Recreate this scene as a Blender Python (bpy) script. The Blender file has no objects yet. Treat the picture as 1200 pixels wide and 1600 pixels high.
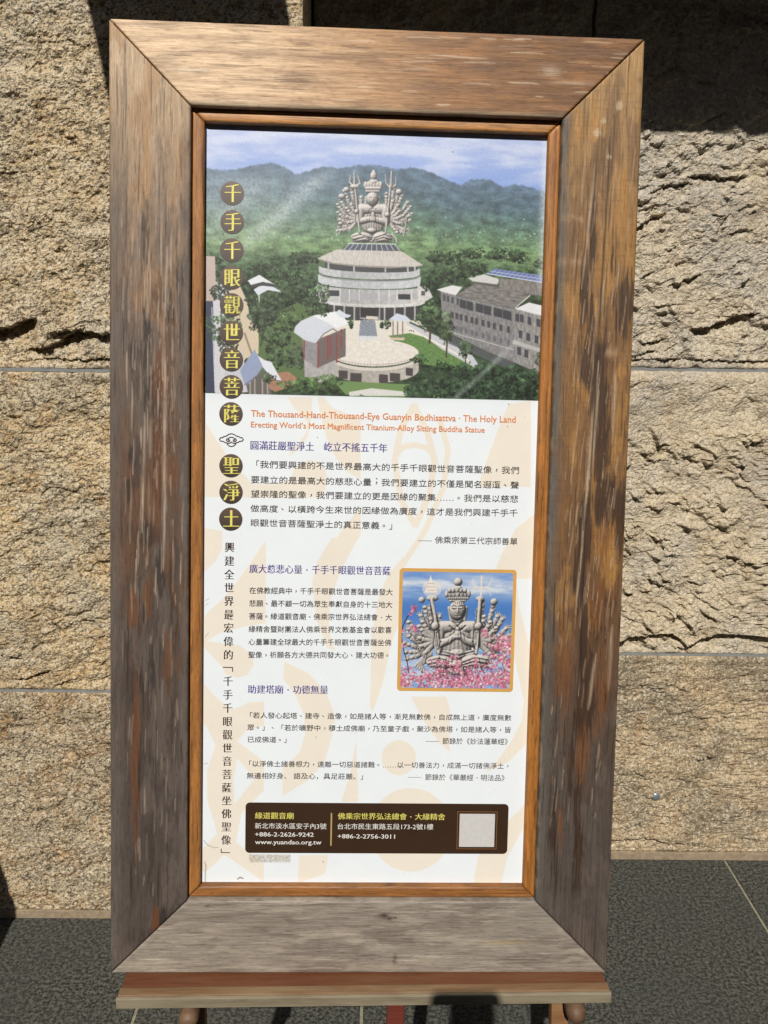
import bpy, bmesh, math, random
import numpy as np
from mathutils import Matrix, Vector, Euler

SC = bpy.context.scene
COL = SC.collection
rad = math.radians
rng = np.random.default_rng(7)
random.seed(7)

# ------------------------------------------------------------------ camera, sky, sun, exposure
def rx(a): return Matrix.Rotation(a, 3, 'X')
def ry(a): return Matrix.Rotation(a, 3, 'Y')
def rz(a): return Matrix.Rotation(a, 3, 'Z')

cam_d = bpy.data.cameras.new('camera')
cam = bpy.data.objects.new('camera', cam_d)
COL.objects.link(cam)
cam_rot = rz(-0.0145) @ rx(math.pi / 2 - 0.2546) @ rz(0.0174)
cam.matrix_world = Matrix.Translation((0, 0, 1.45)) @ cam_rot.to_4x4()
cam_d.sensor_fit = 'VERTICAL'
cam_d.sensor_height = 36
cam_d.sensor_width = 27
cam_d.lens = 36 * 1364.9 / 1600
cam_d.clip_start = 0.01
cam_d.clip_end = 500
SC.camera = cam

SUN = Vector((-0.1173, -0.7144, 0.6898)).normalized()      # towards the sun
world = bpy.data.worlds.new('World')
SC.world = world
world.use_nodes = True
wn = world.node_tree.nodes
sky = wn.new('ShaderNodeTexSky')
sky.sky_type = 'NISHITA'
sky.sun_disc = False
sky.sun_elevation = math.asin(SUN.z)
sky.sun_rotation = math.atan2(SUN.x, SUN.y)
world.node_tree.links.new(sky.outputs[0], wn['Background'].inputs[0])
wn['Background'].inputs[1].default_value = 0.05

sun_d = bpy.data.lights.new('sun', 'SUN')
sun_d.energy = 5.0
sun_d.angle = rad(0.53)
sun_d.color = (1.0, 0.955, 0.88)
sun = bpy.data.objects.new('sun', sun_d)
COL.objects.link(sun)
sun.rotation_euler = (-SUN).to_track_quat('-Z', 'Y').to_euler()
sun.location = SUN * 20

SC.view_settings.view_transform = 'Standard'
SC.view_settings.look = 'None'
SC.view_settings.exposure = -0.22
SC.view_settings.gamma = 1.0
SC.view_settings.use_curve_mapping = False

# ------------------------------------------------------------------ helpers
def lin(c):
    c = np.asarray(c, float) / 255.0
    return np.where(c <= 0.04045, c / 12.92, ((c + 0.055) / 1.055) ** 2.4)

def empty(name, loc=(0, 0, 0), label=None, cat=None, group=None):
    o = bpy.data.objects.new(name, None)
    COL.objects.link(o)
    o.location = loc
    o.empty_display_size = 0.1
    if label: o['label'] = label
    if cat: o['category'] = cat
    if group: o['group'] = group
    return o

def link_mesh(name, me, mat, parent=None, smooth=False, label=None):
    o = bpy.data.objects.new(name, me)
    COL.objects.link(o)
    if mat is not None and not me.materials:
        me.materials.append(mat)
    if parent is not None:
        o.parent = parent
    if smooth:
        me.polygons.foreach_set('use_smooth', [True] * len(me.polygons))
    if label: o['label'] = label
    return o

def from_bm(name, bm, mat, parent=None, smooth=False, label=None):
    me = bpy.data.meshes.new(name)
    bm.normal_update()
    bm.to_mesh(me)
    bm.free()
    return link_mesh(name, me, mat, parent, smooth, label)

def bm_box(bm, x0, x1, y0, y1, z0, z1, M=None):
    vs = [bm.verts.new(p) for p in ((x0, y0, z0), (x1, y0, z0), (x1, y1, z0), (x0, y1, z0),
                                    (x0, y0, z1), (x1, y0, z1), (x1, y1, z1), (x0, y1, z1))]
    for f in ((0, 3, 2, 1), (4, 5, 6, 7), (0, 1, 5, 4), (1, 2, 6, 5), (2, 3, 7, 6), (3, 0, 4, 7)):
        bm.faces.new([vs[i] for i in f])
    if M is not None:
        for v in vs: v.co = M @ v.co
    return vs

def box(name, x0, x1, y0, y1, z0, z1, mat, parent=None, bevel=0.0, M=None, label=None):
    bm = bmesh.new()
    bm_box(bm, x0, x1, y0, y1, z0, z1)
    if bevel:
        bmesh.ops.bevel(bm, geom=bm.edges[:], offset=bevel, segments=2, affect='EDGES', profile=0.6)
    if M is not None:
        bm.transform(M)
    return from_bm(name, bm, mat, parent, False, label)

def bar(name, a, b, wx, wy, mat, parent=None, bevel=0.003):
    """a square bar from point a to point b"""
    a, b = Vector(a), Vector(b)
    d = b - a
    q = d.to_track_quat('Z', 'Y')
    M = Matrix.Translation(a) @ q.to_matrix().to_4x4()
    return box(name, -wx / 2, wx / 2, -wy / 2, wy / 2, 0, d.length, mat, parent, bevel, M)

def lathe(name, prof, mat, parent=None, n=28, M=None, smooth=True):
    bm = bmesh.new()
    rings = []
    for r, z in prof:
        if r < 1e-6:
            rings.append([bm.verts.new((0, 0, z))])
        else:
            rings.append([bm.verts.new((r * math.cos(2 * math.pi * k / n), r * math.sin(2 * math.pi * k / n), z)) for k in range(n)])
    for A, B in zip(rings, rings[1:]):
        for k in range(n):
            k2 = (k + 1) % n
            if len(A) == 1 and len(B) == 1: continue
            if len(A) == 1: bm.faces.new((A[0], B[k], B[k2]))
            elif len(B) == 1: bm.faces.new((A[k], A[k2], B[0]))
            else: bm.faces.new((A[k], A[k2], B[k2], B[k]))
    bmesh.ops.recalc_face_normals(bm, faces=bm.faces[:])
    if M is not None: bm.transform(M)
    return from_bm(name, bm, mat, parent, smooth)

# ---- numpy gradient noise
_P = np.random.default_rng(3).permutation(256).astype(np.int64)
_P = np.concatenate([_P, _P, _P])
_G = np.random.default_rng(5).uniform(0, 2 * np.pi, 256)
_GX, _GY = np.cos(_G), np.sin(_G)

def perlin(x, y, seed=0):
    x = np.asarray(x, float) + seed * 37.17
    y = np.asarray(y, float) + seed * 91.73
    xi = np.floor(x).astype(np.int64); yi = np.floor(y).astype(np.int64)
    fx = x - xi; fy = y - yi
    u = fx * fx * fx * (fx * (fx * 6 - 15) + 10)
    v = fy * fy * fy * (fy * (fy * 6 - 15) + 10)
    xi &= 255; yi &= 255
    def g(ix, iy, dx, dy):
        h = _P[_P[ix] + iy]
        return _GX[h] * dx + _GY[h] * dy
    a = g(xi, yi, fx, fy); b = g((xi + 1) & 255, yi, fx - 1, fy)
    c = g(xi, (yi + 1) & 255, fx, fy - 1); d = g((xi + 1) & 255, (yi + 1) & 255, fx - 1, fy - 1)
    return (a + u * (b - a)) * (1 - v) + (c + u * (d - c)) * v * 1.0

def fbm(x, y, octs=4, seed=0, gain=0.5):
    t = 0; amp = 1.0; f = 1.0
    for k in range(octs):
        t = t + amp * perlin(np.asarray(x) * f, np.asarray(y) * f, seed + k * 3)
        amp *= gain; f *= 2.03
    return t * 1.4

def sstep(a, b, x):
    t = np.clip((x - a) / (b - a), 0, 1)
    return t * t * (3 - 2 * t)

# ---- node helpers
class NT:
    def __init__(self, name):
        self.mat = bpy.data.materials.new(name)
        self.mat.use_nodes = True
        self.n = self.mat.node_tree.nodes
        self.l = self.mat.node_tree.links
        self.bsdf = self.n['Principled BSDF']
    def new(self, t, **kw):
        nd = self.n.new(t)
        for k, v in kw.items(): setattr(nd, k, v)
        return nd
    def put(self, sock, v):
        if hasattr(v, 'is_linked') or isinstance(v, bpy.types.NodeSocket): self.l.new(v, sock)
        else: sock.default_value = v
    def coords(self, scale=(1, 1, 1), kind='Object', rot=(0, 0, 0), loc=(0, 0, 0)):
        tc = self.new('ShaderNodeTexCoord'); mp = self.new('ShaderNodeMapping')
        mp.inputs['Scale'].default_value = scale
        mp.inputs['Rotation'].default_value = rot
        mp.inputs['Location'].default_value = loc
        self.l.new(tc.outputs[kind], mp.inputs[0])
        return mp.outputs[0]
    def noise(self, vec, scale, detail=3, rough=0.55, dist=0.0):
        nd = self.new('ShaderNodeTexNoise')
        self.l.new(vec, nd.inputs['Vector'])
        nd.inputs['Scale'].default_value = scale
        nd.inputs['Detail'].default_value = detail
        nd.inputs['Roughness'].default_value = rough
        nd.inputs['Distortion'].default_value = dist
        return nd.outputs[0]
    def ramp(self, f, pts, interp='LINEAR'):
        nd = self.new('ShaderNodeValToRGB')
        nd.color_ramp.interpolation = interp
        el = nd.color_ramp.elements
        while len(el) < len(pts): el.new(0.5)
        for e, (p, c) in zip(el, pts):
            e.position = p
            e.color = (c, c, c, 1) if isinstance(c, (int, float)) else (*c[:3], 1)
        self.l.new(f, nd.inputs[0])
        return nd.outputs[0]
    def mix(self, fac, a, b, mode='MIX'):
        nd = self.new('ShaderNodeMix', data_type='RGBA', blend_type=mode)
        self.put(nd.inputs[0], fac)
        for s, v in ((nd.inputs[6], a), (nd.inputs[7], b)):
            if isinstance(v, (tuple, list)): s.default_value = (*v[:3], 1)
            else: self.l.new(v, s)
        return nd.outputs[2]
    def math(self, op, a, b=0.0):
        nd = self.new('ShaderNodeMath', operation=op)
        self.put(nd.inputs[0], a); self.put(nd.inputs[1], b)
        return nd.outputs[0]
    def bump(self, h, strength=0.5, dist=0.002):
        nd = self.new('ShaderNodeBump')
        nd.inputs['Strength'].default_value = strength
        nd.inputs['Distance'].default_value = dist
        self.l.new(h, nd.inputs['Height'])
        self.l.new(nd.outputs[0], self.bsdf.inputs['Normal'])
    def base(self, c): self.put(self.bsdf.inputs['Base Color'], (*c[:3], 1) if isinstance(c, (tuple, list)) else c)
    def rough(self, r): self.put(self.bsdf.inputs['Roughness'], r)

def mat_plain(name, srgb, rough=0.6, k=0.84, spec=0.5, var=0.12, scale=60):
    t = NT(name)
    c = tuple(float(q) * k for q in lin(srgb))
    v = t.coords()
    n = t.noise(v, scale, 4)
    t.base(t.mix(t.ramp(n, ((0.3, 0.0), (0.7, 1.0))), tuple(q * (1 - var) for q in c), tuple(min(1, q * (1 + var)) for q in c)))
    t.rough(rough)
    t.bsdf.inputs['Specular IOR Level'].default_value = spec
    return t.mat

# ------------------------------------------------------------------ stone, mortar and ground materials
def make_stone(name, beige, grey, ochre, ochre_amt, dark_amt, seed):
    t = NT(name)
    v = t.coords(loc=(seed * 3.1, seed * 1.7, seed * 2.3))
    big = t.noise(v, 6.0, 5, 0.6)
    c = t.mix(t.ramp(big, ((0.42, 0.0), (0.58, 1.0))), beige, grey)
    oc = t.noise(v, 17.0, 5, 0.65, 0.4)
    c = t.mix(t.math('MULTIPLY', t.ramp(oc, ((0.48, 0.0), (0.66, 1.0))), ochre_amt), c, ochre)
    # crystals of the granite: pale felspar, brown and black mica
    s1 = t.noise(v, 135.0, 2, 0.5)
    c = t.mix(t.math('MULTIPLY', t.ramp(s1, ((0.50, 0.0), (0.60, 1.0))), 0.6), c, (0.74, 0.65, 0.49))
    v2 = t.coords(loc=(7.7 + seed, 3.1, 5.9))
    s2 = t.noise(v2, 105.0, 3, 0.65)
    c = t.mix(t.math('MULTIPLY', t.ramp(s2, ((0.535, 0.0), (0.62, 1.0))), dark_amt), c, (0.080, 0.058, 0.036))
    s3 = t.noise(v2, 230.0, 2, 0.5)
    c = t.mix(t.math('MULTIPLY', t.ramp(s3, ((0.56, 0.0), (0.63, 1.0))), dark_amt), c, (0.055, 0.045, 0.036))
    s4 = t.noise(v, 180.0, 2, 0.5)
    c = t.mix(t.math('MULTIPLY', t.ramp(s4, ((0.60, 0.0), (0.68, 1.0))), 0.6), c, (0.40, 0.23, 0.08))
    st = t.noise(t.coords(loc=(1.3 + seed, 8.8, 2.2)), 9.0, 6, 0.7, 0.3)
    c = t.mix(t.ramp(st, ((0.36, 0.42), (0.50, 0.0))), c, t.mix(1.0, c, (0.62, 0.56, 0.50), 'MULTIPLY'))
    t.base(c)
    t.rough(0.85)
    t.bsdf.inputs['Specular IOR Level'].default_value = 0.25
    h = t.mix(0.5, t.noise(v, 95.0, 4, 0.7), t.noise(v2, 230.0, 2, 0.6))
    t.bump(h, 1.0, 0.009)
    return t.mat

ST_UP = make_stone('granite_upper', (0.62, 0.50, 0.325), (0.52, 0.455, 0.345), (0.54, 0.36, 0.15), 0.45, 0.72, 0)
ST_MID = make_stone('granite_middle', (0.63, 0.495, 0.30), (0.51, 0.435, 0.305), (0.53, 0.33, 0.13), 0.6, 0.68, 4)
ST_LOW = make_stone('granite_lower', (0.54, 0.42, 0.265), (0.44, 0.365, 0.25), (0.38, 0.215, 0.085), 0.75, 0.78, 9)
ST_PALE = make_stone('granite_pale', (0.60, 0.51, 0.37), (0.51, 0.455, 0.37), (0.52, 0.40, 0.22), 0.4, 0.30, 13)
ST_PALE2 = make_stone('granite_pale_upper', (0.60, 0.52, 0.395), (0.49, 0.45, 0.385), (0.50, 0.39, 0.22), 0.3, 0.34, 17)
ST_LOWR = make_stone('granite_lower_tan', (0.54, 0.42, 0.265), (0.33, 0.275, 0.19), (0.33, 0.21, 0.11), 0.5, 0.60, 21)

def make_mortar():
    t = NT('mortar')
    v = t.coords()
    n = t.noise(v, 60, 4)
    t.base(t.mix(n, (0.16, 0.165, 0.165), (0.30, 0.305, 0.30)))
    t.rough(0.95)
    t.bump(t.noise(v, 300, 3), 0.4, 0.002)
    return t.mat
MORTAR = make_mortar()

def make_paving():
    t = NT('dark_granite_paving')
    v = t.coords()
    # grains roughly 3-6 mm, worm-like pale network over black mica
    a = t.noise(v, 135.0, 4, 0.70, 0.0)
    c = t.mix(t.ramp(a, ((0.43, 0.0), (0.50, 0.5), (0.60, 1.0))), (0.005, 0.006, 0.005), (0.135, 0.134, 0.110))
    a2 = t.noise(t.coords(loc=(2, 9, 4)), 120.0, 2, 0.5)
    c = t.mix(t.math('MULTIPLY', t.ramp(a2, ((0.55, 0.0), (0.62, 1.0))), 0.75), c, (0.008, 0.009, 0.008))
    b = t.noise(v, 400.0, 2, 0.5)
    c = t.mix(t.math('MULTIPLY', t.ramp(b, ((0.56, 0.0), (0.64, 1.0))), 0.6), c, (0.19, 0.185, 0.15))
    d = t.noise(v, 3.5, 5, 0.6)
    c = t.mix(t.ramp(d, ((0.3, 0.0), (0.7, 1.0))), c, t.mix(0.55, c, (0.055, 0.058, 0.055)))
    t.base(c)
    t.rough(0.7)
    t.bsdf.inputs['Specular IOR Level'].default_value = 0.3
    t.bump(t.mix(0.5, t.noise(v, 180, 3), a), 0.8, 0.003)
    return t.mat
PAVING = make_paving()
JOINT = mat_plain('joint_filler', (150, 146, 122), 0.9, k=0.84, var=0.25, scale=120)

# ------------------------------------------------------------------ ground
Y_WALL, Y_PIER, X_CORNER = 1.9832, 1.7492, -0.1366
ground = empty('ground', (0, 0, 0))
ground['kind'] = 'structure'
me = bpy.data.meshes.new('ground_bed')
S = 60.0
me.from_pydata([(-S, -S, -0.012), (S, -S, -0.012), (S, S, -0.012), (-S, S, -0.012)], [], [(0, 1, 2, 3)])
link_mesh('ground_bed', me, mat_plain('ground_bed_stone', (84, 84, 76), 0.9, scale=8), ground)
bm = bmesh.new()
bm_box(bm, -6.6, 6.6, -3.6, 2.4, -0.0119, -0.0035)
from_bm('joint_bed', bm, JOINT, ground)

def slab(x0, x1, y0, y1):
    g = 0.0034
    bm = bmesh.new()
    bm_box(bm, x0 + g, x1 - g, y0 + g, y1 - g, -0.03, 0.0)
    top = [e for e in bm.edges if all(abs(v.co.z) < 1e-6 for v in e.verts)]
    bmesh.ops.bevel(bm, geom=top, offset=0.0012, segments=1, affect='EDGES')
    from_bm('paving_slab', bm, PAVING, ground)
xs_rows = [[-3.4, -2.35, -1.40, -0.4700, -0.0072, 0.942, 1.90, 2.85],
           [-3.4, -2.1, -1.15, -0.22, 0.72, 1.66, 2.6, 3.5]]
for j, (y0, y1) in enumerate(((1.21, 2.2), (0.22, 1.21), (-0.77, 0.22), (-1.76, -0.77))):
    xs = xs_rows[j % 2]
    for a, b in zip(xs, xs[1:]):
        slab(a, b, y0, y1)

# ------------------------------------------------------------------ rough stone blocks
def axis(pieces):
    out = []
    for a, b, st in pieces:
        n = max(1, int(round((b - a) / st)))
        out.append(np.linspace(a, b, n, endpoint=False))
    out.append([pieces[-1][1]])
    return np.concatenate(out)

def ledge(h, X, Z, pts, depth, decay, soft=0.0012, fade=0.02, wob=0.0025, seed=1):
    """stone broken away below the line: a sharp lip that overhangs a hollow fading out downwards"""
    pts = np.asarray(pts, float)
    x0, x1 = pts[0, 0], pts[-1, 0]
    ci = np.where((X[0] > x0) & (X[0] < x1))[0]
    if len(ci) < 2: return
    s = slice(ci[0], ci[-1] + 1)
    xx = X[0, s]
    zl = np.interp(xx, pts[:, 0], pts[:, 1]) + wob * 2 * perlin(xx / 0.012, xx * 0 + seed * 7.3) + wob * perlin(xx / 0.004, xx * 0 + seed * 3.3)
    d = zl[None, :] - Z[:, s]
    fx = np.clip((xx - x0) / fade, 0, 1) * np.clip((x1 - xx) / fade, 0, 1)
    m = sstep(-soft, soft, d) * np.exp(-np.clip(d, 0, None) / decay) * fx[None, :]
    lip = np.exp(-np.abs(np.clip(-d, 0, None)) / 0.02) * (d < 0) * fx[None, :]
    h[:, s] += -depth * m + 0.22 * depth * lip

def random_ledges(h, X, Z, x0, x1, z0, z1, n, depth, length, decay, slope, seed):
    r = np.random.default_rng(seed)
    for k in range(n):
        L = length * r.uniform(0.5, 1.5)
        cx, cz = r.uniform(x0, x1), r.uniform(z0, z1)
        m = slope + r.normal(0, 0.25)
        xs = np.linspace(-L / 2, L / 2, 5)
        zs = m * xs + r.normal(0, 0.003, 5)
        ledge(h, X, Z, np.stack([cx + xs, cz + zs], 1), depth * r.uniform(0.4, 1.3), decay * r.uniform(0.6, 1.5), fade=L * 0.3, wob=0.0016, seed=seed + k)

def grains(X, Z, seed):
    """crystal-sized roughness: pits and standing grains"""
    n = fbm(X / 0.0095, Z / 0.0075, 2, seed + 60)
    m = fbm(X / 0.018, Z / 0.012, 2, seed + 65)
    return 0.0020 * n - 0.0030 * sstep(0.15, 0.7, m) - 0.0022 * sstep(0.25, 0.8, n)

def pitted(X, Z, seed, amp=1.0):
    h = 0.010 * fbm(X / 0.20, Z / 0.16, 3, seed)
    fc = fbm(X / 0.075, Z / 0.055, 2, seed + 12)
    h = h + 0.0060 * np.abs(fc) - 0.004 * sstep(0.35, 0.45, fbm(X / 0.11, Z / 0.07, 3, seed + 14))
    h = h + amp * 0.0026 * fbm(X / 0.045, Z / 0.034, 3, seed + 20)
    r = np.abs(fbm(X / 0.030, Z / 0.018, 3, seed + 40))
    gate = sstep(0.0, 0.5, fbm(X / 0.09, Z / 0.08, 2, seed + 45))
    h = h - amp * 0.0030 * np.exp(-r / 0.10) * gate
    return h + grains(X, Z, seed) * (0.6 + 0.4 * amp)

def flaky(X, Z, seed, ang, lam, amp):
    """split granite: scales whose lower edge is sharp"""
    w = 0.020 * fbm(X / 0.07, Z / 0.07, 3, seed) + 0.007 * fbm(X / 0.020, Z / 0.020, 3, seed + 9)
    ph = ((Z * math.cos(ang) + X * math.sin(ang)) + w) / lam
    fr = ph - np.floor(ph)
    rowid = np.floor(ph)
    mask = np.clip(0.40 + 1.6 * perlin(X / 0.028 + rowid * 3.7, rowid * 1.31 + Z * 0, seed + 5), 0.05, 1.1)
    saw = sstep(0.0, 0.13, fr) * (1 - fr) ** 1.2      # climbs quickly above the lip, slopes back up the face
    h = amp * mask * saw
    h = h + 0.006 * fbm(X / 0.13, Z / 0.11, 3, seed + 30)
    r = np.abs(fbm(X / 0.026, Z / 0.014, 3, seed + 50))
    h = h + 0.0024 * fbm(X / 0.022, Z / 0.014, 3, seed + 52) - 0.0026 * np.exp(-r / 0.09)
    return h + 0.5 * grains(X, Z, seed)

def chiselled(X, Z, seed, ang, lam, amp):
    """split face at several scales, each tilted a little differently"""
    h = flaky(X, Z, seed, ang, lam, amp)
    for k_, (f_, da, a_) in enumerate(((0.52, 0.35, 0.62), (0.30, -0.30, 0.42), (0.52, -0.75, 0.40))):
        w = 0.010 * fbm(X / 0.035, Z / 0.035, 3, seed + 200 + k_) + 0.004 * fbm(X / 0.012, Z / 0.012, 2, seed + 210 + k_)
        ph = (Z * math.cos(ang + da) + X * math.sin(ang + da) + w) / (lam * f_)
        fr = ph - np.floor(ph); row = np.floor(ph)
        m = np.clip(0.25 + 1.6 * perlin(X / (lam * 0.6) + row * 5.1, row * 2.7 + Z * 0, seed + 220 + k_), 0, 1)
        h = h + amp * a_ * m * sstep(0.0, 0.15, fr) * (1 - fr)
    cm = sstep(-0.35, 0.40, fbm(X / 0.10, Z / 0.07, 3, seed + 240))
    rest = 0.007 * fbm(X / 0.12, Z / 0.09, 3, seed + 250) + 0.0016 * fbm(X / 0.012, Z / 0.009, 3, seed + 255)
    return h * (0.45 + 0.75 * cm) + rest

def stone_block(parent, xa, za, y_face, fn, mat, back=0.10, smooth=False):
    X, Z = np.meshgrid(xa, za)
    h = fn(X, Z)
    dx = np.minimum(X - xa[0], xa[-1] - X); dz = np.minimum(Z - za[0], za[-1] - Z)
    e = np.minimum(dx, dz) + 0.0015 * fbm(X / 0.012, Z / 0.012, 2, 77)
    h = h * sstep(-0.004, 0.020, e) - 0.003 * np.exp(-np.clip(e, 0, None) / 0.003)
    wob = fbm(X / 0.05, Z / 0.05, 3, 78)
    wob2 = fbm(X / 0.05 + 40, Z / 0.05, 3, 79)
    kz = np.exp(-dz / 0.008) * 0.0016; kx = np.exp(-dx / 0.008) * 0.0016
    Z = np.clip(Z + wob * kz, za[0] - 0.002, za[-1] + 0.002) if za[0] > 0.01 else np.where(dz < 1e-9, Z, Z + wob * kz * (Z > 0.05))
    X = X + wob2 * kx
    ny, nx = X.shape
    V = np.stack([X, y_face - h, Z], -1).reshape(-1, 3)
    idx = np.arange(nx * ny).reshape(ny, nx)
    F = np.stack([idx[:-1, :-1], idx[:-1, 1:], idx[1:, 1:], idx[1:, :-1]], -1).reshape(-1, 4)
    ring = np.concatenate([idx[0, :], idx[1:, -1], idx[-1, -2::-1], idx[-2:0:-1, 0]])
    nb = len(V)
    VB = V[ring].copy(); VB[:, 1] = y_face + back
    V = np.concatenate([V, VB])
    k = np.arange(len(ring)); k2 = (k + 1) % len(ring)
    FB = np.stack([ring[k2], ring[k], nb + k, nb + k2], -1)
    F = np.concatenate([F, FB])
    me = bpy.data.meshes.new('stone_block')
    me.vertices.add(len(V)); me.vertices.foreach_set('co', V.ravel())
    me.loops.add(F.size); me.loops.foreach_set('vertex_index', F.ravel().astype(np.int32))
    me.polygons.add(len(F)); me.polygons.foreach_set('loop_start', np.arange(0, F.size, 4, dtype=np.int32))
    me.update(calc_edges=True)
    sm = np.zeros(len(F), bool); sm[:len(F) - len(ring)] = smooth
    me.polygons.foreach_set('use_smooth', sm)
    me.validate()
    return link_mesh('stone_block', me, mat, parent)

Z1, Z2, Z3, Z4 = 0.5807, 1.2758, 2.035, 2.76
G = 0.0042                                        # half a joint
FINE, MEDIUM, COARSE = 0.0027, 0.008, 0.03

pier = empty('stone_pier', (-0.72, Y_PIER, 0), 'projecting pier of rough yellowish granite blocks to the left of the framed sign', 'stone pier')
wall = empty('stone_wall', (0.9, Y_WALL, 0), 'set-back wall of split pale granite blocks to the right of the framed sign', 'stone wall')

def P(o):
    """children are written in world metres: undo the parent's offset"""
    return o
class _Par: pass
def add_block(root, *a, **k):
    o = stone_block(root, *a, **k)
    o.matrix_parent_inverse = Matrix.Translation(-root.location)
    return o

# --- pier (left)
PXL = -1.32
pxa = axis(((PXL + 0.001, -0.90, MEDIUM), (-0.90, -0.45, FINE), (-0.45, -0.20, MEDIUM), (-0.20, X_CORNER, FINE)))
def f_pier3(X, Z):
    h = pitted(X, Z, 11)
    k = 1.7492
    # the big broken lip and its neighbours just above the joint
    ledge(h, X, Z, [(-0.845, 1.318), (-0.80, 1.344), (-0.755, 1.348), (-0.715, 1.357), (-0.680, 1.372), (-0.655, 1.376)], 0.030, 0.055, seed=3)
    ledge(h, X, Z, [(-0.640, 1.346), (-0.60, 1.352), (-0.54, 1.349), (-0.42, 1.342)], 0.020, 0.03, seed=5)
    ledge(h, X, Z, [(-0.690, 1.314), (-0.655, 1.318), (-0.622, 1.330), (-0.588, 1.352), (-0.560, 1.36)], 0.020, 0.022, seed=6)
    ledge(h, X, Z, [(-0.815, 1.312), (-0.78, 1.316), (-0.745, 1.330)], 0.012, 0.018, seed=7)
    ledge(h, X, Z, [(-0.72, 1.290), (-0.68, 1.292), (-0.64, 1.298), (-0.58, 1.296), (-0.5, 1.30)], 0.010, 0.015, seed=8)
    random_ledges(h, X, Z, -1.3, -0.14, 1.30, 2.0, 18, 0.005, 0.05, 0.014, 0.25, 100)
    return h
def f_pier2(X, Z):
    h = pitted(X, Z, 31)
    h = h + 0.0022 * fbm((X + 0.5 * Z) / 0.10, (Z - 0.3 * X) / 0.03, 3, 81)
    ledge(h, X, Z, [(-0.86, 0.664), (-0.82, 0.672), (-0.78, 0.668), (-0.74, 0.655)], 0.008, 0.02, seed=12)
    ledge(h, X, Z, [(-0.78, 0.608), (-0.745, 0.612), (-0.71, 0.626), (-0.68, 0.632)], 0.009, 0.015, seed=13)
    ledge(h, X, Z, [(-0.70, 0.596), (-0.67, 0.600), (-0.64, 0.612)], 0.008, 0.012, seed=14)
    random_ledges(h, X, Z, -1.3, -0.14, 0.60, 1.2, 24, 0.005, 0.05, 0.014, 0.18, 200)
    t = sstep(Z2 - 0.004, Z2 - 0.05, Z)
    return h * (0.35 + 0.65 * t)
def f_pier1(X, Z):
    h = pitted(X, Z, 51, 0.9)
    random_ledges(h, X, Z, -1.3, -0.14, 0.05, 0.52, 26, 0.005, 0.045, 0.012, 0.1, 300)
    t = sstep(Z1 - 0.006, Z1 - 0.045, Z) * sstep(0.020, 0.034, Z)
    return h * t - 0.004 * (1 - sstep(0.020, 0.026, Z))
def f_plain(seed):
    return lambda X, Z: pitted(X, Z, seed)
add_block(pier, pxa, axis(((0.0005, Z1 - G, FINE),)), Y_PIER, f_pier1, ST_LOW)
add_block(pier, pxa, axis(((Z1 + G, Z2 - G, FINE),)), Y_PIER, f_pier2, ST_MID)
add_block(pier, pxa, axis(((Z2 + G, Z3 - G, FINE),)), Y_PIER, f_pier3, ST_UP)
add_block(pier, axis(((PXL + 0.001, X_CORNER, COARSE),)), axis(((Z3 + G, Z4 - G, COARSE),)), Y_PIER, f_plain(71), ST_MID)
# side face of the pier, towards the set-back wall
bm = bmesh.new()
for a, b in ((0.0005, Z1 - G), (Z1 + G, Z2 - G), (Z2 + G, Z3 - G), (Z3 + G, Z4 - G)):
    bm_box(bm, X_CORNER - 0.12, X_CORNER - 0.001, Y_PIER + 0.099, Y_WALL + 0.05, a, b)
o = from_bm('return_face', bm, ST_MID, pier); o.matrix_parent_inverse = Matrix.Translation(-pier.location)
o = box('mortar_core', PXL + 0.006, X_CORNER - 0.010, Y_PIER + 0.075, Y_WALL + 0.3, 0.0, Z4 - 0.01, MORTAR, pier)
o.matrix_parent_inverse = Matrix.Translation(-pier.location)

# --- wall (right)
def rx_axis(a, b):
    parts = []
    for p, q, s in ((-0.14, 0.40, MEDIUM), (0.40, 0.50, MEDIUM), (0.50, 0.90, FINE), (0.90, 2.4, MEDIUM * 2)):
        lo, hi = max(a, p), min(b, q)
        if hi - lo > 1e-4: parts.append((lo, hi, s))
    return axis(parts)
def f_wall3(X, Z):
    h = chiselled(X, Z, 131, 0.10, 0.056, 0.0130)
    h2 = chiselled(X, Z, 151, -0.45, 0.048, 0.0100)
    m = sstep(-0.15, 0.15, fbm(X / 0.12, Z / 0.1, 2, 160))
    h = h * m + h2 * (1 - m)
    ledge(h, X, Z, [(0.53, 1.553), (0.56, 1.575), (0.60, 1.602), (0.63, 1.607)], 0.014, 0.018, seed=22)
    ledge(h, X, Z, [(0.60, 1.665), (0.64, 1.668), (0.68, 1.672)], 0.010, 0.015, seed=23)
    ledge(h, X, Z, [(0.70, 1.365), (0.75, 1.372), (0.80, 1.395), (0.86, 1.405)], 0.020, 0.03, seed=24)
    ledge(h, X, Z, [(0.585, 1.338), (0.62, 1.332), (0.66, 1.345)], 0.012, 0.012, seed=25)
    ledge(h, X, Z, [(0.66, 1.683), (0.70, 1.690), (0.74, 1.682), (0.80, 1.69)], 0.014, 0.016, seed=26)
    ledge(h, X, Z, [(0.64, 1.455), (0.68, 1.470), (0.72, 1.487)], 0.012, 0.014, seed=27)
    ledge(h, X, Z, [(0.52, 1.298), (0.60, 1.297), (0.70, 1.300), (0.80, 1.296), (0.92, 1.300)], 0.008, 0.02, seed=28)
    random_ledges(h, X, Z, 0.0, 1.3, 1.30, 2.0, 70, 0.008, 0.055, 0.012, 0.1, 400)
    return h
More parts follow.
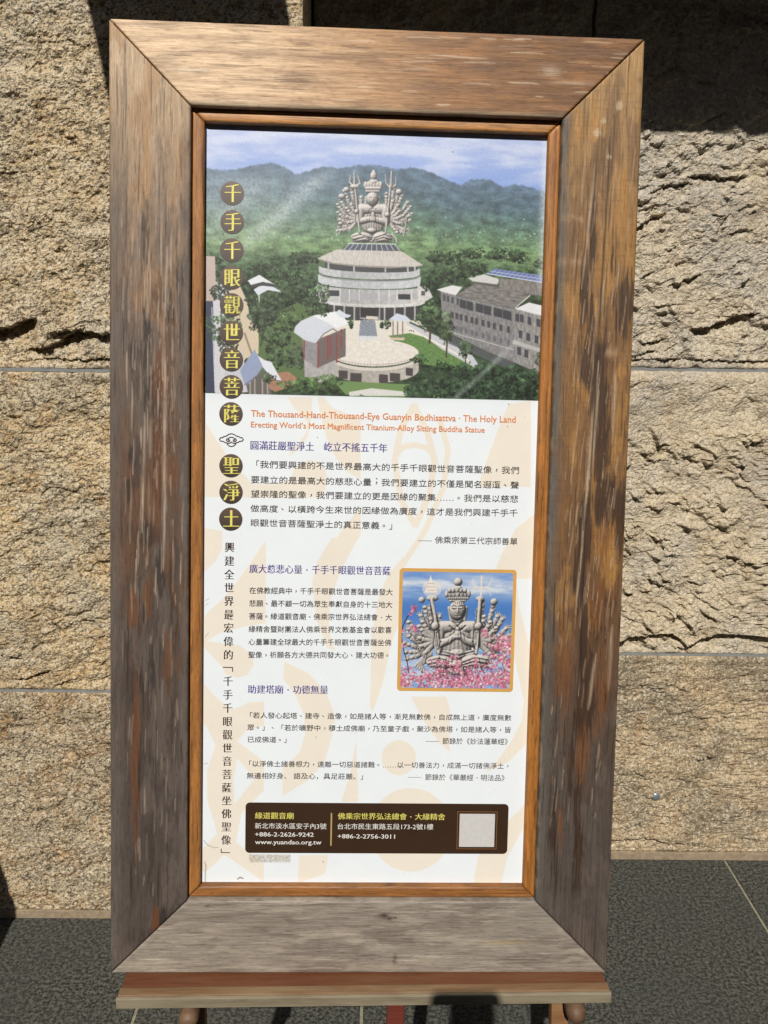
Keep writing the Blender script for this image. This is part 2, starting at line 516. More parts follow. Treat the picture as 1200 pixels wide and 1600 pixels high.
def f_wall2(X, Z):
    fl = chiselled(X, Z, 171, 0.52, 0.050, 0.0195)
    sm = pitted(X, Z, 191, 0.45)
    top = sstep(Z2 - 0.10, Z2 - 0.16, Z + 0.02 * fbm(X / 0.06, Z / 0.06, 2, 5))
    h = sm * (1 - top) + fl * top
    h = h * (0.25 + 0.75 * sstep(Z2 - 0.004, Z2 - 0.03, Z))
    random_ledges(h, X, Z, 0.2, 1.3, 0.66, 1.14, 70, 0.009, 0.07, 0.014, -0.45, 500)
    # the scalloped break along the foot of the block
    h2 = h + 0.004
    ledge(h2, X, Z, [(0.40, 0.600), (0.545, 0.593), (0.575, 0.595), (0.605, 0.618), (0.645, 0.632), (0.69, 0.638), (0.735, 0.640),
                     (0.757, 0.625), (0.775, 0.607), (0.790, 0.616), (0.85, 0.640), (0.95, 0.636), (1.2, 0.6)], 0.020, 0.2, fade=0.012, wob=0.0012, seed=33)
    return h2
def f_wall1(X, Z):
    h = pitted(X, Z, 211, 1.15)
    h = h + 0.002 * fbm(X / 0.05, Z / 0.02, 3, 215)
    random_ledges(h, X, Z, 0.2, 1.3, 0.04, 0.5, 60, 0.007, 0.05, 0.012, 0.0, 600)
    ledge(h, X, Z, [(0.55, 0.062), (0.60, 0.058), (0.66, 0.060), (0.72, 0.070), (0.78, 0.056), (0.84, 0.05)], 0.010, 0.02, seed=41)
    t = sstep(Z1 - 0.008, Z1 - 0.05, Z) * sstep(0.022, 0.040, Z)
    return h * t - 0.004 * (1 - sstep(0.022, 0.028, Z))
XE = 2.4
for a, b in ((-0.135, 0.405), (0.405, 1.42), (1.42, XE)):
    add_block(wall, rx_axis(a + G, b - G), axis(((0.0005, Z1 - G, FINE if b < 1.5 and a > 0 else MEDIUM),)), Y_WALL, f_wall1, ST_LOWR)
for a, b in ((-0.135, 0.16), (0.16, 1.25), (1.25, XE)):
    add_block(wall, rx_axis(a + G, b - G), axis(((Z1 + G, Z2 - G, FINE if b < 1.3 and a > 0 else MEDIUM),)), Y_WALL, f_wall2, ST_PALE)
for a, b in ((-0.135, 0.4433), (0.4433, 1.50), (1.50, XE)):
    add_block(wall, rx_axis(a + G, b - G), axis(((Z2 + G, Z3 - G, FINE if a > 0.3 and b < 1.6 else MEDIUM),)), Y_WALL, f_wall3, ST_PALE2)
for a, b in ((-0.135, 0.9), (0.9, XE)):
    add_block(wall, axis(((a + G, b - G, COARSE),)), axis(((Z3 + G, Z4 - G, COARSE),)), Y_WALL, f_plain(231), ST_PALE2)
o = box('mortar_core', X_CORNER - 0.005, XE - 0.006, Y_WALL + 0.075, Y_WALL + 0.3, 0.0, Z4 - 0.01, MORTAR, wall)
o.matrix_parent_inverse = Matrix.Translation(-wall.location)
def joint_strip(root, x0, x1, y, z0, z1):
    o = box('mortar_joint', x0, x1, y, y + 0.05, z0, z1, MORTAR, root)
    o.matrix_parent_inverse = Matrix.Translation(-root.location)
for zj in (Z1, Z2, Z3):
    joint_strip(pier, PXL + 0.006, X_CORNER - 0.006, Y_PIER + 0.0045, zj - G + 0.0002, zj + G - 0.0002)
    joint_strip(wall, -0.128, XE - 0.006, Y_WALL + 0.0045, zj - G + 0.0002, zj + G - 0.0002)
for xj, z0_, z1_ in ((0.405, 0.0, Z1), (1.42, 0.0, Z1), (0.16, Z1, Z2), (1.25, Z1, Z2), (0.4433, Z2, Z3), (1.50, Z2, Z3), (0.9, Z3, Z4)):
    joint_strip(wall, xj - G + 0.0002, xj + G - 0.0002, Y_WALL + 0.014, z0_ + G + 0.001, z1_ - G - 0.001)
PLINTH = mat_plain('smooth_granite_foot', (158, 140, 116), 0.85, var=0.22, scale=90)
for root, x0_, x1_, y_ in ((pier, PXL + 0.004, X_CORNER - 0.003, Y_PIER), (wall, -0.130, XE - 0.004, Y_WALL)):
    o = box('plinth_strip', x0_, x1_, y_ - 0.0012, y_ + 0.02, 0.0003, 0.0215, PLINTH, root, 0.0015)
    o.matrix_parent_inverse = Matrix.Translation(-root.location)
METAL = NT('dull_zinc'); METAL.base((0.30, 0.33, 0.36)); METAL.bsdf.inputs['Metallic'].default_value = 0.6; METAL.rough(0.45)
o = lathe('metal_plug', [(0, 0.006), (0.006, 0.0055), (0.0105, 0.003), (0.012, 0), (0.012, -0.03)], METAL.mat, wall, 20,
          Matrix.Translation((0.7376, Y_WALL - 0.006, 0.192)) @ Matrix.Rotation(math.pi / 2, 4, 'X'))
o.matrix_parent_inverse = Matrix.Translation(-wall.location)

# ------------------------------------------------------------------ roof boards over the wall (they shade its top)
EAVE = mat_plain('eave_board', (96, 74, 56), 0.7, scale=20)
e1 = empty('roof_eave', (0.9, Y_WALL, 2.4), 'brown wooden eave over the set-back wall that shades its upper stones', 'eave')
o = box('soffit', -0.20 - 0.9, X_CORNER - 0.9 + 0.002, 1.330 - Y_WALL, Y_PIER - 0.03 - Y_WALL, 0.0, 0.05, EAVE, e1)
o = box('soffit', X_CORNER + 0.004 - 0.9, 2.4 - 0.9, 1.330 - Y_WALL, 0.0 - 0.02, 0.0, 0.05, EAVE, e1)
e2 = empty('roof_bracket', (-0.43, Y_PIER, 2.4), 'short brown roof bracket board fixed to the projecting pier', 'roof bracket')
box('soffit', -0.602 + 0.43, -0.252 + 0.43, -0.70, -0.02, 0.0, 0.05, EAVE, e2)

# ------------------------------------------------------------------ timber
def mesh_grid(name, V, F, colors, mat, parent, smooth=True, loc=None):
    me = bpy.data.meshes.new(name)
    me.vertices.add(len(V)); me.vertices.foreach_set('co', np.ascontiguousarray(V, np.float32).ravel())
    me.loops.add(F.size); me.loops.foreach_set('vertex_index', F.ravel().astype(np.int32))
    me.polygons.add(len(F)); me.polygons.foreach_set('loop_start', np.arange(0, F.size, 4, dtype=np.int32))
    me.update(calc_edges=True)
    at = me.attributes.new('grain', 'FLOAT_COLOR', 'POINT')
    at.data.foreach_set('color', np.concatenate([colors, np.ones((len(colors), 1))], 1).astype(np.float32).ravel())
    me.polygons.foreach_set('use_smooth', [smooth] * len(F))
    me.validate()
    return link_mesh(name, me, mat, parent)

def make_wood(name, along, rough=0.55, spec=0.4, bumpd=0.0012):
    t = NT(name)
    at = t.new('ShaderNodeAttribute', attribute_name='grain')
    sc = (40, 40, 900) if along == 'Z' else (900, 40, 40)
    sc = (900, 300, 26) if along == 'Z' else (26, 300, 900)
    v = t.coords(sc)
    n = t.noise(v, 1.0, 3, 0.65)
    sc2 = (620, 300, 95) if along == 'Z' else (95, 300, 620)
    n2 = t.noise(t.coords(sc2, loc=(3, 5, 7)), 1.0, 3, 0.6)
    k1 = t.ramp(n, ((0.30, 0.74), (0.70, 1.20)))
    k2 = t.ramp(n2, ((0.34, 0.68), (0.44, 1.0), (0.60, 1.0), (0.70, 1.22)))
    k = t.mix(1.0, k1, k2, 'MULTIPLY')
    nd = t.new('ShaderNodeMix', data_type='RGBA', blend_type='MULTIPLY')
    nd.inputs[0].default_value = 1.0
    t.l.new(at.outputs['Color'], nd.inputs[6]); t.l.new(k, nd.inputs[7])
    t.base(nd.outputs[2])
    t.rough(t.ramp(n, ((0.3, rough + 0.12), (0.7, rough - 0.06))))
    t.bsdf.inputs['Specular IOR Level'].default_value = spec
    t.bump(n, 0.35, bumpd)
    return t.mat
WOOD_V = make_wood('weathered_timber_upright', 'Z')
WOOD_H = make_wood('weathered_timber_crosspiece', 'X')
MOULD_V = make_wood('stained_moulding_upright', 'Z', 0.45, 0.4, 0.0006)
MOULD_H = make_wood('stained_moulding_crosspiece', 'X', 0.45, 0.4, 0.0006)

K = 0.84
def srgb_lin(c): return lin(c) * K

def blobs(s, t, items):
    m = np.zeros_like(s)
    for (cs, ct, rs, rt, a) in items:
        m = np.maximum(m, a * np.exp(-(((s - cs) / rs) ** 2 + ((t - ct) / rt) ** 2)))
    return m

def strokes(s, t, items):
    """thin marks along the grain: (s0, t0, length, slant, width, strength)"""
    m = np.zeros_like(s)
    for (s0, t0, L, sl, wd, a) in items:
        ds = (s - s0) / L
        inb = (ds > 0) & (ds < 1)
        if not inb.any(): continue
        tt = t0 + sl * (s - s0) + 0.00035 * np.sin((s - s0) / L * 5 + s0 * 90)
        ww = wd * np.sqrt(np.clip(4 * ds * (1 - ds), 0, 1)) + 1e-6
        m = np.where(inb, np.maximum(m, a * np.exp(-((t - tt) / ww) ** 2)), m)
    return m

def rnd_strokes(n, s0, s1, t0, t1, L, slant, wd, a, seed):
    r = np.random.default_rng(seed)
    return [(r.uniform(s0, s1), r.uniform(t0, t1), L * r.uniform(0.3, 1.6), slant + r.normal(0, 0.012), wd * r.uniform(0.6, 1.5), a * r.uniform(0.4, 1)) for _ in range(n)]

def mixc(c, m, col):
    return c * (1 - m[..., None]) + srgb_lin(col) * m[..., None]

def grain_fields(s, t, seed):
    fine = fbm(t / 0.0026, s / 0.050, 2, seed)
    wp = 0.006 * fbm(s / 0.10, t / 0.05, 2, seed + 5)
    mid = fbm((t + wp) / 0.015, s / 0.085, 4, seed + 11, 0.58)
    macro = fbm((t + wp) / 0.045, s / 0.16, 4, seed + 23, 0.55)
    patch = fbm((t + wp) / 0.020, s / 0.055, 4, seed + 37, 0.6)
    return fine, mid, macro, patch

def fray(m, s, t, seed):
    """stains run out along the fibres"""
    j = fbm(t / 0.0028, s / 0.040, 3, seed)
    return sstep(0.30, 0.62, m + 0.34 * j * (m > 0.05))

def worn_edges(c, s, t, seed, col, a=0.55):
    n = fbm(s / 0.03, t / 0.01, 3, seed)
    e = np.exp(-(t / 0.0016) ** 2) + np.exp(-((RAIL - t) / 0.0016) ** 2)
    return mixc(c, np.clip(e * sstep(-0.3, 0.5, n) * a, 0, 1), col)

def keyed(s, keys):
    ks = [k for k, _ in keys]
    cs = np.array([srgb_lin(c) for _, c in keys])
    return np.stack([np.interp(s, ks, cs[:, j]) for j in range(3)], -1)

# colours as a function of the position on each rail (metres; s runs along the rail, t from its outer edge inwards)
def col_left(s, t):
    fine, mid, macro, patch = grain_fields(s, t, 301)
    c = keyed(s, [(0, (86, 75, 68)), (0.25, (80, 70, 64)), (0.5, (84, 70, 60)), (0.72, (98, 79, 65)), (0.86, (116, 93, 76)), (0.96, (142, 116, 92)), (1.08, (172, 144, 114)), (1.25, (214, 186, 152))])  # upper keys lightened to paint in the sun's glare
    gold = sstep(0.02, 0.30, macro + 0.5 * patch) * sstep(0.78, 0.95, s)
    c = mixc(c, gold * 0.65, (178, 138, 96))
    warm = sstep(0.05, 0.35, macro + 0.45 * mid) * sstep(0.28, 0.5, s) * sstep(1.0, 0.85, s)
    c = mixc(c, warm * 0.75, (102, 70, 46))
    gr = sstep(0.05, 0.30, -macro + 0.4 * patch)
    c = mixc(c, gr * 0.55 * sstep(1.15, 0.95, s), (104, 92, 84))
    dk = fray(np.clip(sstep(0.05, 0.5, -mid) * (1 - 0.45 * sstep(0.95, 1.15, s)), 0, 1) * 0.75, s, t, 71)
    c = mixc(c, dk * 0.42, (64, 50, 42))
    grey = np.exp(-((t - 0.004) / 0.012) ** 2) + np.exp(-((t - 0.098) / 0.007) ** 2)
    c = mixc(c, np.clip(grey * (1 + 0.6 * patch), 0, 1) * 0.75 * (1 - sstep(1.0, 1.2, s)), (106, 95, 87))
    dark = blobs(s, t, [(0.545, 0.066, 0.034, 0.008, 1.0), (0.60, 0.050, 0.022, 0.020, .8), (0.42, 0.055, 0.04, 0.007, .7), (0.07, 0.070, 0.035, 0.007, .7), (0.70, 0.03, 0.02, 0.008, .7), (0.78, 0.055, 0.035, 0.014, .75),
                        (0.97, 0.045, 0.045, 0.010, .6), (0.90, 0.075, 0.04, 0.008, .7), (0.66, 0.024, 0.020, 0.010, .7), (0.86, 0.046, 0.06, 0.009, .6), (0.83, 0.030, 0.035, 0.008, .65), (0.48, 0.085, 0.05, 0.008, .5), (0.93, 0.085, 0.05, 0.01, .5)])
    c = mixc(c, fray(dark, s, t, 73) * 0.72, (40, 32, 29))
    br = blobs(s, t, [(0.30, 0.034, 0.16, 0.008, 0.75), (0.075, 0.060, 0.024, 0.007, 0.95), (0.67, 0.062, 0.08, 0.010, 0.9), (0.50, 0.03, 0.035, .013, .85), (0.52, 0.05, 0.045, .007, .8), (0.43, 0.076, 0.06, .009, .6), (0.70, 0.078, 0.06, .010, .65), (0.57, 0.078, 0.06, .008, .65), (0.80, 0.062, 0.05, .012, .6)])
    c = mixc(c, fray(br, s, t, 75) * 0.8, (110, 70, 40))
    light = strokes(s, t, rnd_strokes(85, 0.50, 0.95, 0.02, 0.095, 0.045, 0.01, 0.0009, 0.9, 1) + rnd_strokes(60, 0.85, 1.12, 0.015, 0.09, 0.045, 0.01, 0.0008, 0.9, 2)
                    + rnd_strokes(40, 0.1, 0.55, 0.015, 0.095, 0.035, 0.01, 0.0009, 0.55, 3)
                    + [(0.55, 0.070, 0.30, 0.004, 0.0024, 0.9), (0.80, 0.068, 0.10, 0.015, 0.0015, 0.9), (0.60, 0.042, 0.16, 0.02, 0.0018, 0.8), (1.00, 0.060, 0.13, 0.01, 0.0016, 0.8), (0.88, 0.072, 0.09, 0.01, 0.0020, .9), (0.93, 0.066, 0.16, 0.0, 0.0018, .8)])
    c = mixc(c, np.clip(light * (0.8 + 0.5 * fine), 0, 1), (182, 160, 140))
    wood_dust = sstep(0.25, 0.6, fbm(t / 0.0020, s / 0.016, 2, 91)) * sstep(0.6, 0.8, s) * sstep(1.0, 0.9, s) * np.exp(-((t - 0.066) / 0.022) ** 2)
    c = mixc(c, wood_dust * 0.5, (170, 150, 130))
    c = mixc(c, strokes(s, t, rnd_strokes(90, 0.0, 1.2, 0.005, 0.098, 0.06, 0.0, 0.0007, 0.9, 4)), (40, 33, 29))
    c = worn_edges(c, s, t, 79, (142, 128, 114))
    c = c * (1 + 0.16 * fine + 0.10 * mid)[..., None]
    return np.clip(c, 0.008, 0.9)

def col_right(s, t):
    fine, mid, macro, patch = grain_fields(s, t, 401)
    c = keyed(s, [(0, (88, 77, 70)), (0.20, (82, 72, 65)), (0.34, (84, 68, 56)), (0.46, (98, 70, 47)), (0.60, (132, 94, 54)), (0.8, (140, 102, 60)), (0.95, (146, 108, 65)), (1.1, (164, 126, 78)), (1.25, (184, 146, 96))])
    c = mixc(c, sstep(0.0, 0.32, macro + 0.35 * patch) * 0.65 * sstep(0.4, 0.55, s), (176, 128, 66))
    c = mixc(c, sstep(0.06, 0.36, -macro + 0.4 * mid) * 0.55 * sstep(0.35, 0.5, s), (108, 78, 52))
    c = mixc(c, sstep(0.0, 0.30, patch) * 0.5 * sstep(0.5, 0.34, s), (98, 86, 78))
    grey = np.exp(-((t - 0.0995) / 0.0085) ** 2)
    c = mixc(c, np.clip(grey * (1 + 0.4 * patch), 0, 1) * 0.9, (102, 95, 87))
    c = mixc(c, np.exp(-((t - 0.085) / 0.02) ** 2) * sstep(0.62, 0.42, s) * 0.65 * sstep(-0.4, 0.2, patch), (88, 79, 73))
    dark = blobs(s, t, [(0.835, 0.052, 0.040, 0.024, 0.95), (0.79, 0.042, 0.055, 0.013, 0.9), (0.91, 0.012, 0.055, 0.016, 0.75), (0.72, 0.036, 0.08, 0.012, 0.95),
                        (0.655, 0.026, 0.040, 0.024, 1.0), (0.61, 0.054, 0.06, 0.011, 0.95), (0.63, 0.006, 0.06, 0.009, 0.95), (0.56, 0.058, 0.06, 0.010, 0.9),
                        (0.50, 0.030, 0.07, 0.026, 0.50), (0.40, 0.042, 0.055, 0.018, 0.98), (0.355, 0.048, 0.035, 0.013, 0.95), (0.46, 0.050, 0.12, 0.006, 0.9), (0.39, 0.018, 0.03, 0.012, .6),
                        (1.00, 0.058, 0.07, 0.0065, 0.9), (0.93, 0.066, 0.07, 0.007, 0.9), (0.25, 0.05, 0.09, 0.007, 0.65), (0.17, 0.046, 0.07, 0.008, 0.75), (0.20, 0.082, 0.08, 0.007, 0.6), (0.88, 0.055, 0.05, 0.007, 0.7), (0.98, 0.030, 0.05, 0.006, .5), (0.29, 0.060, 0.06, 0.006, .7)])
    c = mixc(c, fray(dark, s, t, 83) * 0.85, (44, 30, 21))
    c = mixc(c, sstep(0.2, 0.7, dark) * 0.35, (84, 56, 36))
    br = blobs(s, t, [(0.40, 0.022, 0.09, 0.016, 0.6), (0.47, 0.078, 0.12, 0.010, 0.6), (0.31, 0.045, 0.05, 0.012, 0.8), (0.60, 0.030, 0.035, 0.013, 0.8), (0.52, 0.030, 0.05, 0.018, 0.7), (0.20, 0.072, 0.05, 0.005, 0.7), (0.43, 0.075, 0.10, 0.012, .7)])
    c = mixc(c, fray(br, s, t, 85) * 0.7, (122, 78, 42))
    # pale tape ghosts, chips, scratches that lean across the grain
    c = mixc(c, blobs(s, t, [(1.02, 0.080, 0.006, 0.022, 0.55), (0.965, 0.086, 0.005, 0.018, 0.45), (0.85, 0.030, 0.006, 0.010, .5)]) * sstep(-0.5, 0.3, patch), (198, 164, 130))
    c = mixc(c, fray(blobs(s, t, [(1.165, 0.030, 0.007, 0.005, 0.9), (1.13, 0.058, 0.006, 0.005, .9), (1.10, 0.040, 0.004, 0.004, .9), (1.145, 0.050, 0.005, 0.004, .8)]), s, t * 2, 87) * 0.7, (210, 186, 152))
    sl = rnd_strokes(95, 0.45, 0.95, 0.012, 0.085, 0.040, -0.08, 0.0007, 0.9, 11) + rnd_strokes(34, 0.2, 0.55, 0.010, 0.09, 0.030, -0.06, 0.0008, 0.6, 12) + rnd_strokes(24, 0.95, 1.12, 0.01, 0.08, 0.04, -0.06, 0.0007, 0.7, 13)
    sl += [(0.60, 0.058, 0.24, -0.06, 0.0024, 0.9), (0.66, 0.050, 0.15, -0.05, 0.0020, 0.9), (0.93, 0.070, 0.16, -0.07, 0.0016, 0.9), (0.73, 0.022, 0.10, -0.02, 0.002, 0.8), (0.37, 0.040, 0.08, -0.10, 0.0026, 0.8), (0.50, 0.062, 0.14, -0.05, 0.0016, .8), (0.40, 0.014, 0.09, -0.03, 0.0026, .6)]
    c = mixc(c, np.clip(strokes(s, t, sl) * (0.85 + 0.4 * fine), 0, 1), (186, 160, 132))
    c = mixc(c, strokes(s, t, rnd_strokes(110, 0.0, 1.2, 0.005, 0.098, 0.06, -0.01, 0.0007, 0.9, 14) + [(0.62, 0.050, 0.52, -0.02, 0.0016, .85), (0.40, 0.053, 0.25, 0.0, 0.0014, .8)]), (38, 27, 20))
    saw = sstep(0.25, 0.6, fbm(t / 0.05, s / 0.0032, 2, 97)) * sstep(0.5, 0.6, s)      # faint cross-cut saw marks
    c = mixc(c, saw * 0.22, (92, 66, 42))
    c = worn_edges(c, s, t, 89, (166, 146, 118))
    c = c * (1 + 0.18 * fine + 0.10 * mid)[..., None]
    return np.clip(c, 0.008, 0.9)

def col_top(s, t):                                # s runs from the left end to the right end
    fine, mid, macro, patch = grain_fields(s, t, 501)
    c = keyed(s, [(0, (244, 212, 174)), (0.18, (238, 204, 166)), (0.30, (206, 165, 124)), (0.42, (162, 118, 78)), (0.54, (138, 97, 60)), (0.68, (128, 90, 56))])  # left-end keys carry painted sun glare, not bleached timber
    c = mixc(c, sstep(0.0, 0.45, mid) * 0.4 * sstep(0.25, 0.5, s), (176, 126, 76))
    c = mixc(c, sstep(0.05, 0.5, -mid + 0.5 * fine) * 0.32, (118, 86, 64))
    rings = 0.5 + 0.5 * np.sin((t + 0.004 * fbm(s / 0.25, t / 0.05, 2, 7)) / 0.0105 * 2 * np.pi / 1.6)
    c = mixc(c, rings ** 6 * 0.30, (150, 106, 78))
    c = mixc(c, blobs(s, t, [(0.56, 0.045, 0.012, 0.006, .5), (0.59, 0.058, 0.03, 0.002, .35), (0.31, 0.072, 0.02, 0.006, .15)]), (222, 200, 172))
    c = mixc(c, strokes(s, t, rnd_strokes(40, 0.02, 0.64, 0.006, 0.095, 0.035, 0.0, 0.0008, 0.7, 21) + [(0.07, 0.058, 0.06, 0.01, 0.002, 0.8), (0.40, 0.030, 0.08, 0.02, 0.001, 0.6)]), (232, 212, 184))
    c = mixc(c, strokes(s, t, rnd_strokes(70, 0.0, 0.64, 0.004, 0.098, 0.05, 0.0, 0.0006, 0.75, 22)), (92, 66, 50))
    c = mixc(c, np.exp(-((t - 0.100) / 0.003) ** 2) * 0.6, (150, 138, 116))
    c = mixc(c, fray(np.clip(sstep(0.0, 0.5, patch) * sstep(0.40, 0.52, s), 0, 1) * 0.7, s, t, 95) * 0.22, (98, 68, 46))
    c = worn_edges(c, s, t, 93, (176, 160, 134))
    c = c * (1 + 0.15 * fine + 0.10 * mid)[..., None]
    return np.clip(c, 0.008, 0.9)

def col_bottom(s, t):
    fine, mid, macro, patch = grain_fields(s, t, 601)
    c = keyed(s, [(0, (156, 144, 130)), (0.3, (150, 138, 126)), (0.68, (152, 142, 130))])
    c = mixc(c, sstep(0.0, 0.5, macro + 0.5 * patch) * 0.45, (112, 98, 88))
    c = mixc(c, sstep(0.1, 0.5, mid) * 0.35, (178, 166, 148))
    c = mixc(c, blobs(s, t, [(0.10, 0.080, 0.08, 0.006, .35), (0.20, 0.07, 0.07, 0.010, .35), (0.50, 0.055, 0.05, 0.004, .3)]), (92, 80, 72))
    c = mixc(c, blobs(s, t, [(0.54, 0.044, 0.03, 0.003, .5)]), (186, 160, 112))
    c = mixc(c, blobs(s, t, [(0.370, 0.082, 0.006, 0.0035, .95), (0.377, 0.078, 0.004, .002, .9), (0.385, .079, .003, .0015, .8), (0.386, 0.020, 0.003, 0.006, .85), (0.13, 0.095, 0.003, 0.002, .6)]), (66, 44, 34))
    c = mixc(c, strokes(s, t, rnd_strokes(90, 0.0, 0.64, 0.004, 0.098, 0.03, 0.0, 0.0007, 0.6, 31)), (190, 180, 164))
    c = mixc(c, strokes(s, t, rnd_strokes(80, 0.0, 0.64, 0.004, 0.098, 0.035, 0.0, 0.0007, 0.7, 32)), (92, 80, 70))
    c = worn_edges(c, s, t, 99, (178, 168, 152))
    c = c * (1 + 0.15 * fine + 0.12 * mid)[..., None]
    return np.clip(c, 0.008, 0.9)

def col_mould(base, seed):
    def f(s, t):
        fine, mid, macro, patch = grain_fields(s, t * 2.2, seed)
        c = np.broadcast_to(srgb_lin(base), s.shape + (3,)).copy()
        c = mixc(c, sstep(0.1, 0.5, mid) * 0.4, tuple(min(255, q * 1.18) for q in base))
        c = mixc(c, sstep(0.1, 0.55, -mid + .4 * fine) * 0.4, tuple(q * 0.72 for q in base))
        c = mixc(c, strokes(s, t, rnd_strokes(30, 0.0, 1.0, 0.001, 0.015, 0.05, 0.0, 0.0005, 0.8, seed)), (62, 34, 16))
        c = c * (1 + 0.22 * fine)[..., None]
        return np.clip(c, 0.008, 0.9)
    return f

BOARD_W, BOARD_H, RAIL = 0.68, 1.2487, 0.1021

def rail(name, side, outer, width, depth, thick, colf, mat, parent, ds, dt, gap, prof, relief=0.0, label=None):
    """one mitred rail; outer = (u0, v0, u1, v1) outer rectangle of the frame"""
    u0, v0, u1, v1 = outer
    L = (u1 - u0) if side in 'tb' else (v1 - v0)
    ns = int(L / ds); nt = max(4, int(round(width / dt)))
    tt = np.linspace(0, width, nt + 1)
    # crowd extra lines at the two edges so that they can be rounded
    tt = np.unique(np.concatenate([tt, [0.0005, 0.0012, 0.0022, width - 0.0022, width - 0.0012, width - 0.0005]]))
    fr = np.linspace(0, 1, ns + 1)
    T, FRA = np.meshgrid(tt, fr)
    g = gap
    s0 = T + g; s1 = L - T - g
    Sx = s0 + (s1 - s0) * FRA
    c = colf(Sx, T)
    d = prof(T)
    if relief:
        d = d + relief * np.clip(0.35 - c.mean(-1), -0.3, 0.3) * 0.0 + relief * 0.5 * fbm(T / 0.004, Sx / 0.09, 2, 900)
    d = d + 0.0010 * np.exp(-np.minimum(Sx - s0, s1 - Sx) / 0.0010)
    if side == 't': U, V = u0 + Sx, v1 - T
    elif side == 'b': U, V = u0 + Sx, v0 + T
    elif side == 'l': U, V = u0 + T, v0 + Sx
    else: U, V = u1 - T, v0 + Sx
    n1, n2 = U.shape
    P3 = np.stack([U, depth + d, V], -1).reshape(-1, 3)
    C3 = c.reshape(-1, 3)
    idx = np.arange(n1 * n2).reshape(n1, n2)
    F = np.stack([idx[:-1, :-1], idx[:-1, 1:], idx[1:, 1:], idx[1:, :-1]], -1).reshape(-1, 4)
    ring = np.concatenate([idx[0, :], idx[1:, -1], idx[-1, -2::-1], idx[-2:0:-1, 0]])
    nb = len(P3)
    B3 = P3[ring].copy(); B3[:, 1] = depth + thick
    k = np.arange(len(ring)); k2 = (k + 1) % len(ring)
    FB = np.stack([ring[k2], ring[k], nb + k, nb + k2], -1)
    if side in 'tr':                              # keep normals pointing out
        pass
    P3 = np.concatenate([P3, B3]); C3 = np.concatenate([C3, C3[ring] * 0.8])
    F = np.concatenate([F, FB])
    o = mesh_grid(name, P3, F, C3, mat, parent)
    bm = bmesh.new(); bm.from_mesh(o.data)
    bmesh.ops.recalc_face_normals(bm, faces=bm.faces[:])
    bm.to_mesh(o.data); bm.free()
    if label: o['label'] = label
    return o

sign = empty('framed_sign', (-0.0059, 1.0, 0.5358), 'tall poster of a hilltop temple and seated statue in a wide weathered wooden frame', 'framed sign')
SIGN_ROT = (rz(0.0226) @ rx(-0.1815) @ ry(0.0104))
sign.rotation_euler = SIGN_ROT.to_euler()

def prof_outer(T):
    return 0.0022 * (np.exp(-T / 0.0011) + np.exp(-(RAIL - T) / 0.0009))
OUT = (-BOARD_W / 2, 0.0, BOARD_W / 2, BOARD_H)
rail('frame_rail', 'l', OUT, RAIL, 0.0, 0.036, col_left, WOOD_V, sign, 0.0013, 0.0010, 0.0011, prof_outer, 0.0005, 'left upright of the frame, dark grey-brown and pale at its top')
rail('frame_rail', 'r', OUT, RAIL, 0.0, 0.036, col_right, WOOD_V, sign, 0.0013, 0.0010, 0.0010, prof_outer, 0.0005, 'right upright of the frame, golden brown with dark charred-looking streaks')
rail('frame_rail', 't', OUT, RAIL, 0.0, 0.036, col_top, WOOD_H, sign, 0.0013, 0.0010, 0.0011, prof_outer, 0.0005, 'top crosspiece of the frame, left half painted paler with sun glare')
rail('frame_rail', 'b', OUT, RAIL, 0.0, 0.036, col_bottom, WOOD_H, sign, 0.0013, 0.0010, 0.0011, prof_outer, 0.0006, 'bottom crosspiece of the frame, weathered silver grey')

MW = 0.0152
MI = BOARD_W / 2 - RAIL - 0.0004
MOUT = (-MI, RAIL + 0.0004, MI, BOARD_H - RAIL - 0.0004)
def prof_mould(T):
    return 0.0016 * np.exp(-T / 0.0010) + 0.0022 * np.exp(-(MW - T) / 0.0016) + 0.0007 * np.exp(-((T - 0.0045) / 0.0006) ** 2)
for side, mt, base, sd in (('l', MOULD_V, (168, 112, 58), 701), ('r', MOULD_V, (170, 110, 50), 711), ('t', MOULD_H, (196, 140, 84), 721), ('b', MOULD_H, (150, 98, 50), 731)):
    rail('moulding', side, MOUT, MW, 0.010, 0.0135, col_mould(base, sd), mt, sign, 0.003, 0.0012, 0.0004, prof_mould)
DARKBACK = mat_plain('dark_backing', (44, 36, 32), 0.9)
box('backing_board', -0.30, 0.30, 0.0240, 0.0300, 0.06, BOARD_H - 0.06, DARKBACK, sign)

# ------------------------------------------------------------------ the printed sheet
# The artwork is laid out on the sheet's own layout grid (1200 x 1600 units); sheet_mm turns a grid point into millimetres on the sheet.
def sheet_mm(x, y):
    x = np.asarray(x, float); y = np.asarray(y, float)
    w = -0.000024 * x - 0.000051 * y + 1.0
    return (0.812568 * x + 0.016168 * y - 482.668483) / w, (-0.000492 * x - 0.84698 * y + 1275.726574) / w
UNIT = 0.853                                       # one layout unit in mm, roughly

